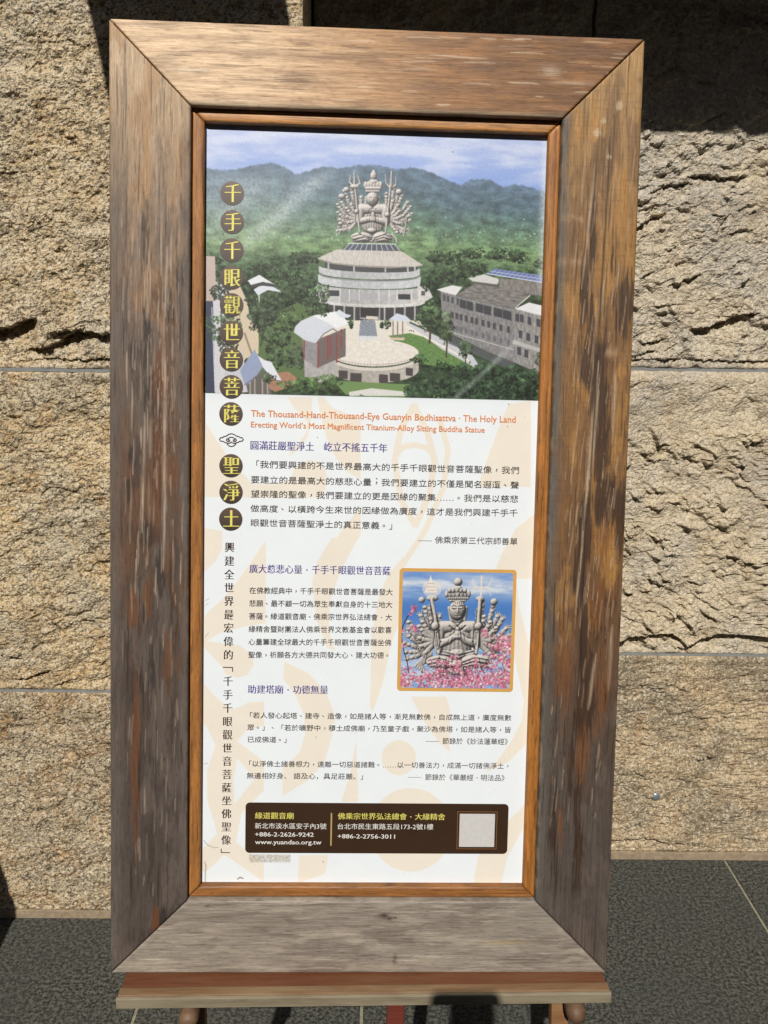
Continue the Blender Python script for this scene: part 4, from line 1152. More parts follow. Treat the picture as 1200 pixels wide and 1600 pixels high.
# the many-armed seated stone figure on the roof
R = Relief(A, lambda x, y: (510 + x / 8, 250 + y / 8))
def arms(R, sh, ends, r0, r1, z0, bend):
    for i, (ex, ey) in enumerate(ends):
        sx, sy = sh
        mx, my = (sx + ex) / 2 + bend[0], (sy + ey) / 2 + bend[1]
        R.limb([(sx, sy), (mx, my), (ex, ey)], r0, r1, z0 - 20 * (i % 2), z0 + 10)
        R.ell(ex, ey, r1 * 1.7, r1 * 1.4, z0 + 10)
        dx, dy = ex - mx, ey - my; L = math.hypot(dx, dy)
        for a in (-0.6, 0, 0.6):
            c_, s_ = math.cos(a), math.sin(a)
            R.cap(ex, ey, r1 * .8, ex + (dx * c_ - dy * s_) / L * r1 * 2.8, ey + (dx * s_ + dy * c_) / L * r1 * 2.8, r1 * .4, z0 + 14, z0 + 14)
def fan(R, cx, cy, rx_, ry_, a0, a1, n, sh, r0, r1, seed):
    q = np.random.default_rng(seed)
    for layer, (f_, z_) in enumerate(((1.0, -95), (0.74, -50))):
        for a in np.linspace(a0, a1, n - 2 * layer):
            a = rad(a + q.normal(0, 1.5)); f2 = f_ * q.uniform(0.94, 1.05)
            ex, ey = cx + rx_ * f2 * math.cos(a), cy - ry_ * f2 * math.sin(a)
            px, py = sh[0] + (ex - sh[0]) * 0.40, sh[1] + (ey - sh[1]) * 0.28 + 0.16 * ry_ * (1 - 0.5 * layer)
            qx, qy = sh[0] + (ex - sh[0]) * 0.76, sh[1] + (ey - sh[1]) * 0.66 + 0.13 * ry_ * (1 - 0.5 * layer)
            R.limb([sh, (px, py), (qx, qy), (ex, ey)], r0, r1, z_, z_ + 25)
            dx, dy = ex - qx, ey - qy; L = math.hypot(dx, dy) + 1e-6; dx /= L; dy /= L
            R.cap(ex - dx * r1 * 1.9 - dy * r1 * .5, ey - dy * r1 * 1.9 + dx * r1 * .5, r1 * .9, ex - dx * r1 * 1.9 + dy * r1 * .5, ey - dy * r1 * 1.9 - dx * r1 * .5, r1 * .9, z_ + 26, z_ + 26)
            R.ell(ex, ey, r1 * 1.35, r1 * 1.15, z_ + 28)
            for b in (-0.9, -0.35, 0.15, 0.6):
                c_, s_ = math.cos(b), math.sin(b)
                R.cap(ex, ey, r1 * .5, ex + (dx * c_ - dy * s_) * r1 * 2.3, ey + (dx * s_ + dy * c_) * r1 * 2.3, r1 * .30, z_ + 30, z_ + 38)
            if q.uniform() < 0.6: R.ell(ex + dx * r1 * 2.4, ey + dy * r1 * 2.4, r1 * 1.3, r1 * 1.1, z_ + 34)
fan(R, 580, 720, 425, 410, 120, 206, 9, (420, 690), 34, 19, 1)
fan(R, 580, 720, 450, 410, -28, 58, 9, (745, 690), 34, 19, 2)
R.ell(580, 730, 160, 200, -20, 60)
R.cap(440, 610, 66, 720, 610, 66, 0, 0)
R.limb([(425, 620), (410, 760), (560, 730)], 56, 34, 20, 70); R.limb([(735, 620), (745, 770), (600, 740)], 56, 34, 20, 70)
R.cap(566, 745, 24, 574, 660, 14, 100, 100); R.cap(592, 745, 24, 586, 660, 14, 100, 100)
R.ell(440, 960, 140, 62, 40); R.ell(700, 960, 120, 66, 40); R.cap(350, 985, 40, 780, 990, 40, 20, 20); R.ell(565, 880, 60, 40, 60)
R.ell(580, 560, 44, 50, 20); R.ell(576, 480, 76, 92, 50, 70)
R.cap(500, 470, 26, 490, 560, 16, 20, 20); R.cap(650, 470, 26, 655, 560, 16, 20, 20)
R.cap(506, 385, 24, 650, 385, 24, 70, 70)
for x in (490, 525, 560, 600, 640, 675): R.ell(x, 310, 30, 48, 60)
R.cap(500, 350, 20, 665, 350, 20, 80, 80); R.ell(588, 270, 60, 40, 50)
R.ell(588, 195, 44, 58, 50); R.ell(590, 148, 26, 30, 50)
R.ell(576, 500, 10, 24, 122, 12); R.cap(540, 455, 8, 562, 457, 8, 112, 112); R.cap(590, 457, 8, 612, 455, 8, 112, 112)
R.cap(352, 300, 13, 412, 900, 13, 60, 100); R.cap(812, 180, 13, 738, 910, 13, 60, 100)
R.ell(375, 640, 30, 30, 100); R.ell(760, 680, 34, 34, 100)
R.cap(348, 320, 18, 345, 130, 9, 60, 60); R.limb([(348, 330), (290, 280), (300, 190)], 16, 10, 50, 50); R.limb([(348, 330), (420, 290), (390, 190)], 16, 10, 50, 50); R.ell(350, 330, 60, 28, 60)
R.cap(812, 330, 16, 812, 140, 12, 60, 60); R.limb([(800, 350), (745, 290), (735, 175)], 14, 8, 50, 50); R.limb([(815, 350), (865, 310), (870, 200)], 14, 8, 50, 50)
R.ell(215, 385, 22, 22, 20); R.ell(250, 365, 40, 36, 10); R.ell(905, 395, 42, 40, 10); R.ell(175, 790, 32, 26, 20); R.ell(190, 450, 44, 34, 10)
R.limb([(1000, 720), (985, 850), (960, 960)], 10, 10, 0, 0); R.limb([(820, 930), (870, 980), (880, 1030)], 18, 14, 0, 0)
for dx in (-70, -40, -12, 18, 48, 76): R.carve([(580 + dx * .5, 610), (580 + dx * .9, 700), (580 + dx * 1.1, 860)], 8, 7)
for p_ in ([(330, 960), (430, 930), (540, 975)], [(350, 1000), (470, 965), (560, 1000)], [(610, 975), (720, 935), (800, 960)], [(600, 1005), (710, 970), (790, 1000)], [(500, 890), (570, 920), (640, 890)], [(540, 540), (580, 600), (625, 540)]): R.carve(p_, 9, 16)
R.paint((214, 207, 202), (54, 50, 53), 61, 0.25)
# pale rays of light painted across the print; glass glare painted as lighter right margin
u = (A.X / A.w); v = (A.Y / A.h)
ray = np.exp(-(((u - 0.36 + (v - 0.16) * 0.82)) / 0.035) ** 2) * sstep(0.12, 0.22, v) * sstep(0.56, 0.36, v) * 0.34
ray += np.exp(-(((u - 0.18 + (v - 0.16) * 0.62)) / 0.05) ** 2) * sstep(0.16, 0.26, v) * sstep(0.5, 0.3, v) * 0.18
ray += np.exp(-(((u - 0.86 + (v - 0.85) * 0.8)) / 0.012) ** 2) * sstep(0.72, 0.85, v) * 0.30
ray += np.exp(-((u - 0.985) / 0.012) ** 2) * sstep(0.62, 0.5, v) * 0.5
ray += 0.26 * sstep(0.55, 0.05, u) * sstep(0.14, 0.22, v) * sstep(0.55, 0.30, v)
ray = np.clip(ray * (1 + 0.5 * fbm(A.X / (4 * k), A.Y / (4 * k), 3, 71)), 0, 0.8)[..., None]
A.img = A.img * (1 - ray) + np.array([216, 226, 232]) / 255 * ray
A.img = A.img * 0.70 + blur(A.img, 1) * 0.30
mean = A.img.mean(-1, keepdims=True)
A.img = (A.img * 0.86 + mean * 0.14) * 1.03 + 0.010
A.img *= (1 + 0.035 * np.random.default_rng(1).normal(0, 1, A.img.shape[:2])[..., None])
for (x, y) in ((541, 236), (543, 240), (707, 237), (575, 229)): A.dabs([(x, y)], [0.9], [(236, 238, 240)] if x != 707 else [(70, 74, 90)])
IMG_PIC = A.image('landscape_print')

# ---------------- the small inset picture
INS = Art(34, 384, 194, 566, 2.5)
B_ = INS
kk = B_.k
t = np.clip(B_.Y / B_.h, 0, 1)[..., None]
B_.img[:] = (np.array([112, 150, 212]) * (1 - t) + np.array([140, 176, 226]) * t) / 255
blue = np.exp(-((t - 0.36) / 0.14) ** 2)
B_.img = B_.img * (1 - blue) + np.array([78, 128, 200]) / 255 * blue
cl = fbm(B_.X / (60 * kk), B_.Y / (12 * kk), 4, 5)
m = np.clip(np.exp(-((t[..., 0] - 0.17) / 0.075) ** 2) * (0.8 + 0.8 * cl) + 0.9 * sstep(0.45, 1.0, t[..., 0]) * sstep(-0.2, 0.4, cl + 0.1), 0, 0.92)[..., None]
B_.img = B_.img * (1 - m) + np.array([222, 228, 236]) / 255 * m
cv = lambda x, y: (610 + x / 5.714, 880 + y / 5.714)
def zp(p): return [cv(*q) for q in p]
for p, w_ in (([(740, 130), (735, 170), (760, 205), (815, 215), (870, 205), (895, 170), (908, 125)], 1.3), ([(815, 110), (808, 290)], 2.6), ([(735, 215), (895, 215)], 2.4), ([(745, 240), (720, 275)], 1.2), ([(880, 250), (900, 290)], 1.2)):
    B_.line(zp(p), w_, (232, 222, 214))
B_.poly(zp([(358, 100), (385, 190), (420, 260), (300, 260), (340, 190)]), (240, 236, 230))
for y in (180, 210, 240): B_.line(zp([(330, y), (392, y)]), 1.0, (120, 112, 108))
B_.ell(*cv(370, 225), 15, 13, (240, 226, 214), 0.55)
R = Relief(B_, cv)
fan(R, 600, 690, 450, 360, 122, 205, 9, (430, 650), 38, 18, 3)
fan(R, 600, 690, 440, 360, -25, 58, 9, (760, 650), 38, 18, 4)
for i in range(5): R.limb([(360, 800 + i * 14), (280, 850 + i * 12), (220 + i * 20, 920 + i * 12)], 18, 10, -40, -20)
R.ell(600, 690, 158, 200, -20, 90)
R.cap(470, 570, 60, 730, 570, 60, 10, 10)
R.limb([(450, 590), (425, 720), (430, 780)], 46, 32, 20, 40); R.limb([(745, 590), (762, 720), (752, 780)], 46, 32, 20, 40)
R.limb([(440, 715), (520, 690), (585, 640)], 38, 24, 60, 100); R.limb([(750, 715), (680, 695), (612, 640)], 38, 24, 60, 100)
R.cap(588, 655, 22, 594, 575, 11, 110, 110); R.cap(610, 655, 22, 602, 575, 11, 110, 110)
R.ell(440, 880, 125, 62, 40); R.ell(770, 870, 140, 62, 40); R.cap(390, 900, 40, 850, 900, 40, 30, 30); R.ell(600, 800, 75, 44, 40); R.cap(450, 800, 26, 740, 800, 26, 30, 30)
R.ell(600, 510, 56, 42, 20); R.ell(600, 415, 74, 98, 50, 74)
R.cap(530, 400, 22, 545, 505, 18, 20, 20); R.cap(672, 400, 22, 660, 505, 18, 20, 20)
R.cap(540, 330, 18, 662, 330, 18, 70, 70)
for x in (505, 535, 565, 600, 635, 668, 698): R.ell(x, 272, 22, 34, 60 - abs(x - 600) * .2)
for x in (530, 560, 595, 630, 665): R.ell(x, 240, 18, 24, 70)
R.cap(520, 312, 14, 690, 312, 14, 80, 80); R.ell(605, 222, 36, 30, 60); R.ell(605, 165, 40, 40, 60)
R.ell(600, 425, 9, 26, 122, 14); R.cap(560, 398, 7, 588, 402, 7, 118, 118); R.cap(614, 402, 7, 642, 398, 7, 118, 118); R.cap(582, 462, 6, 618, 462, 6, 110, 110)
R.limb([(370, 320), (400, 480), (430, 800)], 17, 15, 80, 90); R.limb([(800, 330), (785, 520), (768, 800)], 17, 15, 80, 90)
R.ell(400, 560, 36, 40, 100); R.ell(785, 560, 36, 38, 100); R.ell(375, 310, 55, 30, 60); R.ell(800, 315, 40, 26, 60); R.ell(280, 325, 30, 30, 0); R.ell(925, 342, 34, 34, 0)
for dx in (-80, -50, -20, 14, 44, 76): R.carve([(600 + dx * .5, 560), (600 + dx * .8, 640), (600 + dx * 1.3, 790)], 8, 5)
for p_ in ([(340, 870), (440, 850), (560, 890)], [(350, 905), (470, 880), (590, 915)], [(640, 890), (760, 845), (880, 870)], [(630, 915), (750, 880), (870, 905)], [(470, 790), (600, 830), (740, 790)], [(560, 520), (600, 560), (645, 520)],
           [(440, 600), (450, 700), (430, 770)], [(750, 600), (742, 700), (756, 770)], [(415, 620), (425, 740)], [(775, 620), (765, 740)], [(530, 560), (560, 590), (590, 600)], [(670, 560), (640, 590), (612, 600)]): R.carve(p_, 8, 15)
for p_ in ([(552, 402), (572, 410), (588, 404)], [(612, 404), (628, 410), (648, 402)]): R.carve(p_, 4, 16)
for p_ in ([(548, 385), (568, 378), (590, 386)], [(610, 386), (632, 378), (652, 385)], [(580, 468), (600, 473), (622, 466)]): R.carve(p_, 4, 12)
for x in range(505, 705, 18): R.carve([(x, 300), (x + 2, 325)], 4, 14)
for x in (548, 566, 584, 602, 620, 638, 656): R.carve([(x, 345), (x + (x - 602) * .1, 362)], 4, 10)
R.paint((214, 208, 202), (44, 42, 44), 63, 0.28)
B_.poly(zp([(430, 915), (700, 915), (760, 1000), (420, 1000)]), (56, 50, 50), 0.8)
for x in (480, 530, 580, 640, 690): B_.line(zp([(x, 915), (x + 10, 1000)]), 1.2, (190, 186, 182))
# blossom branches
for p, w_ in (([(215, 395), (150, 480), (110, 560), (98, 660), (120, 780), (150, 880), (170, 1010)], 1.3), ([(300, 1110), (420, 940), (440, 830)], 0.7), ([(540, 1100), (580, 980), (640, 900)], 0.8), ([(780, 1110), (820, 960), (790, 840)], 0.9),
              ([(960, 1110), (900, 960), (850, 880), (940, 760)], 0.8), ([(1060, 1100), (1000, 900), (1060, 740)], 0.9), ([(1070, 880), (960, 720), (860, 640)], 0.8), ([(90, 960), (200, 930)], 0.6), ([(470, 1000), (500, 840)], .6)):
    B_.line(zp(p), w_, (52, 34, 40))
g = np.random.default_rng(21)
spots = []
for _ in range(420):
    r_ = g.uniform()
    if r_ < 0.60: spots.append((g.uniform(90, 1070), g.normal(1050, 42)))
    elif r_ < 0.90: spots.append((1075 - abs(g.normal(0, 95)), g.uniform(640, 1080)))
    else: spots.append((g.uniform(380, 900), g.normal(930, 40)))
spots += [(215, 400), (190, 440), (200, 570), (215, 590), (845, 620), (850, 640), (830, 600), (430, 870), (590, 840), (760, 860), (110, 610), (110, 730), (180, 940), (130, 980)] * 2
for (sx, sy) in spots:
    n = 7
    px = sx + g.normal(0, 15, n); py = sy + g.normal(0, 12, n)
    sh = g.uniform(0.62, 1.12, (n, 1))
    cols = np.where(g.uniform(0, 1, (n, 1)) < 0.36, np.array([[246, 216, 218]]), np.array([[228, 122, 158]])) * sh
    ok = py < 1112
    B_.dabs(np.array([cv(a, b) for a, b in zip(px[ok], py[ok])]).reshape(-1, 2), g.uniform(0.6, 1.9, ok.sum()), np.clip(cols[ok], 0, 255), 0.85)
for _ in range(60):
    x, y = g.uniform(90, 1070), g.uniform(900, 1105)
    B_.line(zp([(x, y), (x + g.normal(0, 22), y - abs(g.normal(0, 24)))]), 0.5, (58, 38, 44), .8)
B_.img = B_.img * 0.55 + blur(B_.img, 1) * 0.45
B_.img = np.clip(B_.img * (1 + 0.03 * g.normal(0, 1, B_.img.shape[:2])[..., None]), 0, 1)
IMG_INS = B_.image('inset_print')

# ---------------- the sheet: white paper with a pale cream brush motif
SH = Art(-229, 107, 229, 1138, 1.35)
S_ = SH
S_.img[:] = np.array([244, 250, 255]) / 255
CREAM = (245, 237, 223)
def zz(x0, y0, sc): return lambda pts: [(x0 + a / sc, y0 + b / sc) for a, b in pts]
za = zz(380, 620, 5.4545); zb = zz(600, 620, 5.4545); zc = zz(310, 840, 3.75); zd = zz(310, 1090, 4.444); ze = zz(560, 1090, 4.286); zf = zz(310, 610, 2.18)
for pts in (
    zf([(15, 40), (25, 60), (25, 110), (60, 165), (110, 240), (160, 290), (195, 330), (195, 362), (15, 362)]),
    za([(375, 0), (590, 0), (580, 190), (545, 340), (470, 450), (368, 510), (470, 400), (540, 290), (545, 210), (430, 90)]),
    za([(630, 0), (690, 0), (760, 90), (880, 140), (1000, 180), (1000, 700), (890, 640), (790, 520), (710, 350), (660, 160)]),
    za([(405, 700), (430, 610), (500, 550), (570, 535), (640, 550), (700, 620), (715, 700), (700, 790), (660, 858), (0, 858), (0, 740), (300, 740)]),
    za([(1000, 930), (1000, 1180), (900, 1320), (710, 1320), (830, 1150), (930, 1020)]),
    zb([(1060, 60), (1250, 30), (1250, 765), (800, 765), (880, 520), (980, 250)]),
    zc([(395, 10), (395, 500), (270, 520), (120, 560), (35, 612), (35, 460), (60, 430), (130, 370), (230, 250), (330, 110)]),
    zc([(30, -60), (140, -40), (140, 60), (100, 140), (30, 200)]),
    zc([(30, 600), (150, 620), (240, 628), (310, 680), (325, 740), (290, 800), (230, 820), (160, 800), (135, 750), (30, 640)]),
    zc([(780, 0), (935, 0), (830, 200), (770, 370), (765, 540), (800, 660), (750, 640), (690, 470), (665, 260), (700, 130)]),
    zc([(1200, 110), (1200, 420), (1130, 620), (1080, 850), (1020, 1020), (1005, 980), (1015, 560), (1060, 330), (1120, 200)]),
    zc([(30, 850), (110, 940), (200, 1010), (300, 960), (385, 960), (385, 1088), (300, 1088), (30, 1100)]),
    zc([(500, 722), (640, 790), (740, 890), (790, 1010), (800, 1088), (650, 1088), (590, 950), (500, 830)]),
    zd([(680, -10), (860, -10), (920, 130), (930, 260), (880, 430), (780, 560), (585, 680), (585, 485), (700, 380), (740, 260), (735, 130)]),
    zd([(20, 0), (130, 100), (300, 60), (455, 20), (455, 190), (330, 230), (270, 300), (455, 440), (455, 640), (300, 800), (260, 1000), (455, 1150), (455, 1275), (330, 1190), (180, 1090), (60, 1200), (20, 1200), (20, 1060), (130, 940), (60, 700), (60, 500), (120, 330), (20, 120)]),
    zd([(1095, 290), (1112, 720), (990, 720), (1050, 540)]),
    zd([(700, 1090), (905, 1090), (880, 1220), (720, 1275), (690, 1275)]),
    ze([(350, -10), (590, -10), (612, 80), (612, 362), (540, 300), (440, 160)]),
    ze([(1110, -10), (1150, -10), (1140, 290), (1000, 430), (845, 500), (930, 420), (1030, 280), (1095, 150)]),
    ze([(1125, 690), (1110, 860), (1000, 1060), (950, 1262), (768, 1262), (800, 1060), (960, 860), (1080, 750)]),
    zf([(1150, 415), (1150, 640), (1000, 640), (1030, 560), (1080, 470)]),
    [(800, 850), (812, 950), (830, 1020), (824, 1120), (800, 1010), (796, 900)],
):
    S_.poly(pts, CREAM)
white = (244, 250, 255)
S_.poly(zd([(270, 420), (390, 560), (250, 740), (245, 560)]), white)
for (cx, cy, r_) in ((560 + 270 / 4.286, 1090 + 400 / 4.286, 27), (560 + 350 / 4.286, 1090 + 882 / 4.286, 64)): S_.ell(cx, cy, r_, r_ * 1.02, CREAM)
S_.line(zf([(735, 50), (690, 130), (668, 240), (690, 370), (738, 460)]), 10, CREAM); S_.line(zf([(735, 50), (780, 140), (805, 240), (785, 360), (738, 460)]), 10, CREAM)
S_.line(zf([(670, 220), (700, 190), (740, 185), (780, 195), (805, 225)]), 9, CREAM)
S_.line(zf([(820, 90), (850, 200), (835, 330), (770, 480), (690, 600), (640, 660)]), 9, CREAM)
# soft grey shade of the photo's lower printed edge, tape residue, specks, hairs
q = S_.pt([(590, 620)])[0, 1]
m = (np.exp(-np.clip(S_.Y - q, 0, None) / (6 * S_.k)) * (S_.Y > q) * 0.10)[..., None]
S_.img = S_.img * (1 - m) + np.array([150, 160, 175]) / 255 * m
tape = S_.pt([(389, 1334), (454, 1347)])
m = (sstep(-2, 3, S_.X - tape[0, 0]) * sstep(-2, 3, tape[1, 0] - S_.X) * sstep(-1, 2, S_.Y - tape[0, 1]) * sstep(-2, 3, tape[1, 1] - S_.Y))
m = np.clip(m * (0.55 + 0.5 * fbm(S_.X / 5, S_.Y / 4, 3, 6)), 0, 0.7)[..., None]
S_.img = S_.img * (1 - m) + np.array([176, 168, 152]) / 255 * m
for p, w_, a_ in (([(318, 1312), (325, 1320), (335, 1324), (341, 1323)], 0.8, .6), ([(320, 1346), (322, 1352), (321, 1360), (321, 1383)], 2.2, .35), ([(371, 1373), (375, 1370), (380, 1372)], 1.8, .7), ([(802, 1384), (808, 1378)], .8, .6), ([(806, 1383), (812, 1380)], .8, .5), ([(318, 1193), (325, 1192)], .7, .5),
                  ([(321, 938), (327, 934)], .8, .5), ([(321, 945), (326, 942)], .7, .5), ([(320, 995), (326, 988)], .7, .5), ([(420, 1382), (430, 1383)], 1.2, .5), ([(598, 1382), (606, 1384)], .8, .4)):
    S_.line(p, w_, (112, 100, 92), a_)
g = np.random.default_rng(31)
sp = np.stack([g.uniform(322, 845, 60), g.uniform(640, 1380, 60)], -1)
S_.dabs(sp, g.uniform(0.25, 0.6, 60), np.repeat([[150, 146, 142]], 60, 0), 0.6)
S_.dabs([(795, 631), (793, 666), (494, 1151), (505, 1346), (496, 683), (831, 1160)], [0.8, 0.7, 0.7, 0.8, 0.7, .7], [(84, 74, 66)] * 6, 0.9)
S_.img *= (1 + 0.008 * fbm(S_.X / 60, S_.Y / 60, 3, 9))[..., None]
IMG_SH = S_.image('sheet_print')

def print_mat(name, im, rough=0.42, k=0.82):
    t = NT(name)
    tx = t.new('ShaderNodeTexImage'); tx.image = im; tx.interpolation = 'Linear'; tx.extension = 'EXTEND'
    uv = t.new('ShaderNodeUVMap'); t.l.new(uv.outputs[0], tx.inputs[0])
    t.base(t.mix(1.0, tx.outputs[0], (k, k, k), 'MULTIPLY'))
    t.rough(rough); t.bsdf.inputs['Specular IOR Level'].default_value = 0.35
    v = t.coords(); t.bump(t.noise(v, 25, 3), 0.06, 0.004)
    return t.mat

def sheet_panel(name, art, mat, y, parent, label=None, nx=12, nz=24):
    bm = bmesh.new(); uvl = bm.loops.layers.uv.new('UVMap')
    us = np.linspace(art.u0, art.u1, nx + 1) / 1000; vs = np.linspace(art.v0, art.v1, nz + 1) / 1000
    gv = [[bm.verts.new((u_, y, v_)) for u_ in us] for v_ in vs]
    for j in range(nz):
        for i in range(nx):
            f = bm.faces.new((gv[j][i], gv[j][i + 1], gv[j + 1][i + 1], gv[j + 1][i]))
            for l, (a, b) in zip(f.loops, ((i, j), (i + 1, j), (i + 1, j + 1), (i, j + 1))): l[uvl].uv = (a / nx, b / nz)
    return from_bm(name, bm, mat, parent, False, label)

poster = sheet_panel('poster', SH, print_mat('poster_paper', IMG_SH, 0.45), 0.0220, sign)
sheet_panel('landscape_photo', PIC, print_mat('landscape_ink', IMG_PIC, 0.42), 0.0217, poster, 'printed photo of a round hilltop temple with a many-armed statue on its roof')

def flat_poly(name, pts_mm, y, mat, parent, label=None):
    bm = bmesh.new()
    vs = [bm.verts.new((u_ / 1000, y, v_ / 1000)) for u_, v_ in pts_mm]
    bm.faces.new(vs)
    bmesh.ops.triangulate(bm, faces=bm.faces[:])
    for f in bm.faces:
        f.normal_update()
        if f.normal.y > 0: f.normal_flip()
    return from_bm(name, bm, mat, parent, False, label)

def rounded(u0, v0, u1, v1, r, n=6):
    out = []
    for cx, cy, a0 in ((u1 - r, v1 - r, 0), (u0 + r, v1 - r, 90), (u0 + r, v0 + r, 180), (u1 - r, v0 + r, 270)):
        for k_ in range(n + 1):
            a = rad(a0 + 90 * k_ / n); out.append((cx + r * math.cos(a), cy + r * math.sin(a)))
    return out

INKS = {}
def ink(srgb, rough=0.45):
    key = tuple(srgb)
    if key not in INKS: INKS[key] = mat_plain('ink_%d_%d_%d' % key, srgb, rough, 0.82, 0.35, 0.05, 200)
    return INKS[key]

def mmrect(x0, y0, x1, y1):
    a = sheet_mm(x0, y0); b = sheet_mm(x1, y1)
    return a[0], b[1], b[0], a[1]

# inset frame and picture
u0, v0, u1, v1 = 35.6, 388.4, 184.6, 561.0
c0 = sheet_mm(623, 888); c1 = sheet_mm(805, 1082)
u0, v1 = float(sheet_mm(624, 888)[0]), float(sheet_mm(714, 888.5)[1])
u1, v0 = float(sheet_mm(804.5, 985)[0]), float(sheet_mm(712, 1080)[1])
u0 = float(sheet_mm(622.3, 985)[0])
flat_poly('inset_border', rounded(u0, v0, u1, v1, 5), 0.0217, ink((220, 170, 92)), poster, 'golden rounded border of the small picture')
INS_R = rounded(u0 + 4.6, v0 + 4.6, u1 - 4.6, v1 - 4.6, 3)
bm = bmesh.new(); uvl = bm.loops.layers.uv.new('UVMap')
f = bm.faces.new([bm.verts.new((a / 1000, 0.0214, b / 1000)) for a, b in INS_R])
f.normal_update()
if f.normal.y > 0: f.normal_flip()
for l in f.loops: l[uvl].uv = ((l.vert.co.x * 1000 - INS.u0) / (INS.u1 - INS.u0), (l.vert.co.z * 1000 - INS.v0) / (INS.v1 - INS.v0))
from_bm('inset_photo', bm, print_mat('inset_ink', IMG_INS, 0.42), poster, False, 'small printed picture of the grey many-armed statue behind pink blossom')

# dark information panel
pu0, pv1 = sheet_mm(383.8, 1253.5); pu1, pv0 = sheet_mm(792.5, 1334)
PANEL = mat_plain('panel_brown', (62, 43, 30), 0.4, 0.82, 0.35, 0.08, 30)
flat_poly('information_panel', rounded(float(pu0), float(pv0), float(pu1), float(pv1), 6), 0.0217, PANEL, poster, 'dark brown panel with addresses and telephone numbers')
r_ = mmrect(516.9, 1270, 518.2, 1321)
flat_poly('panel_divider', [(r_[0], r_[1]), (r_[2], r_[1]), (r_[2], r_[3]), (r_[0], r_[3])], 0.0214, ink((196, 168, 110)), poster)
q0 = mmrect(715, 1267.5, 775.5, 1326.5)
def frame_ring(name, q, wd, y, mat):
    bm = bmesh.new()
    o_ = [(q[0], q[1]), (q[2], q[1]), (q[2], q[3]), (q[0], q[3])]
    i_ = [(q[0] + wd, q[1] + wd), (q[2] - wd, q[1] + wd), (q[2] - wd, q[3] - wd), (q[0] + wd, q[3] - wd)]
    vo = [bm.verts.new((a / 1000, y, b / 1000)) for a, b in o_]; vi = [bm.verts.new((a / 1000, y, b / 1000)) for a, b in i_]
    for k_ in range(4): bm.faces.new((vo[k_], vo[(k_ + 1) % 4], vi[(k_ + 1) % 4], vi[k_]))
    return from_bm(name, bm, mat, poster)
frame_ring('square_outline', q0, 0.7, 0.0214, ink((150, 104, 66)))

qi = (q0[0] + 3.2, q0[1] + 3.2, q0[2] - 3.2, q0[3] - 3.2)
flat_poly('blank_square', [(qi[0], qi[1]), (qi[2], qi[1]), (qi[2], qi[3]), (qi[0], qi[3])], 0.0214, ink((212, 210, 208)), poster)

# ---------------- lettering
def text_mesh(s, size, offset=0.0, shear=0.0):
    c = bpy.data.curves.new('lettering', 'FONT')
    c.body = s; c.size = size; c.resolution_u = 2; c.offset = offset; c.shear = shear
    o = bpy.data.objects.new('lettering', c)
    me = bpy.data.meshes.new_from_object(o)
    n = len(me.vertices)
    co = np.empty(n * 3, np.float32); me.vertices.foreach_get('co', co)
    bpy.data.objects.remove(o); bpy.data.curves.remove(c)
    return me, co.reshape(-1, 3)

def put_text(name, s, a, b, h, col, style='plain', y=0.0214, label=None, ymid=None, advance=None, parent=None):
    """a, b: layout points of the middle of the line's left and right end; h: em in layout units"""
    off = {'plain': 0.02, 'bold': 0.0, 'thin': -0.06, 'ming': -0.12, 'title': -0.15, 'kai': 0.0, 'latin': 0.0, 'latinbold': 0.0}[style]
    me, co = text_mesh(s, 10.0, off)
    (ua, va), (ub, vb) = sheet_mm(*a), sheet_mm(*b)
    em = h * UNIT
    cjk = any(ord(ch) > 0x2E80 for ch in s)
    x0, x1 = co[:, 0].min(), co[:, 0].max()
    if advance: x0, x1 = 0.0, advance * 10.0
    sx = (ub - ua) / (x1 - x0); sz = em / 10.0
    mid = 3.72 if cjk else 3.6
    if ymid is not None: mid = ymid
    if advance and cjk:                          # full-width stops sit in the middle of their square
        cell = np.clip((co[:, 0] / 10.0).astype(int), 0, len(s) - 1)
        mid_mark = np.array([ch in '，。、．；：' for ch in s])
        if len(s) == int(advance):
            mk = mid_mark[cell]
            co = co.copy(); co[mk, 0] += 2.6; co[mk, 1] += 2.6
    X = (co[:, 0] - x0) * sx
    Zv = (co[:, 1] - mid) * sz
    if style == 'kai':
        Zv = Zv + (co[:, 0] % 10 - 5) * 0.018 * sz * 1.2
    f = X / (ub - ua)
    out = np.stack([(ua + X) / 1000, np.full_like(X, y), (va + (vb - va) * f + Zv) / 1000], -1)
    me.vertices.foreach_set('co', np.ascontiguousarray(out, np.float32).ravel())
    shifts = {'ming': (0.050,), 'title': (0.035, 0.07), 'latin': (0.035,), 'latinbold': (0.03,), 'bold': (0.025,)}.get(style, ())
    if shifts:                                  # heavier uprights: the same strokes again, moved sideways
        bm = bmesh.new(); bm.from_mesh(me)
        src = bm.verts[:] + bm.edges[:] + bm.faces[:]
        for k_, sh_ in enumerate(shifts):
            r = bmesh.ops.duplicate(bm, geom=src)
            for v_ in r['geom']:
                if isinstance(v_, bmesh.types.BMVert): v_.co.x += em * sh_ / 1000; v_.co.y -= 0.00006 * (k_ + 1)
        bm.to_mesh(me); bm.free()
    me.update()
    bm = bmesh.new(); bm.from_mesh(me)
    for fc in bm.faces:
        fc.normal_update()
        if fc.normal.y > 0: fc.normal_flip()
    bm.to_mesh(me); bm.free()
    me.materials.clear(); me.materials.append(ink(col))
    o = bpy.data.objects.new(name, me); COL.objects.link(o); o.parent = parent or poster
    if label: o['label'] = label
    return o

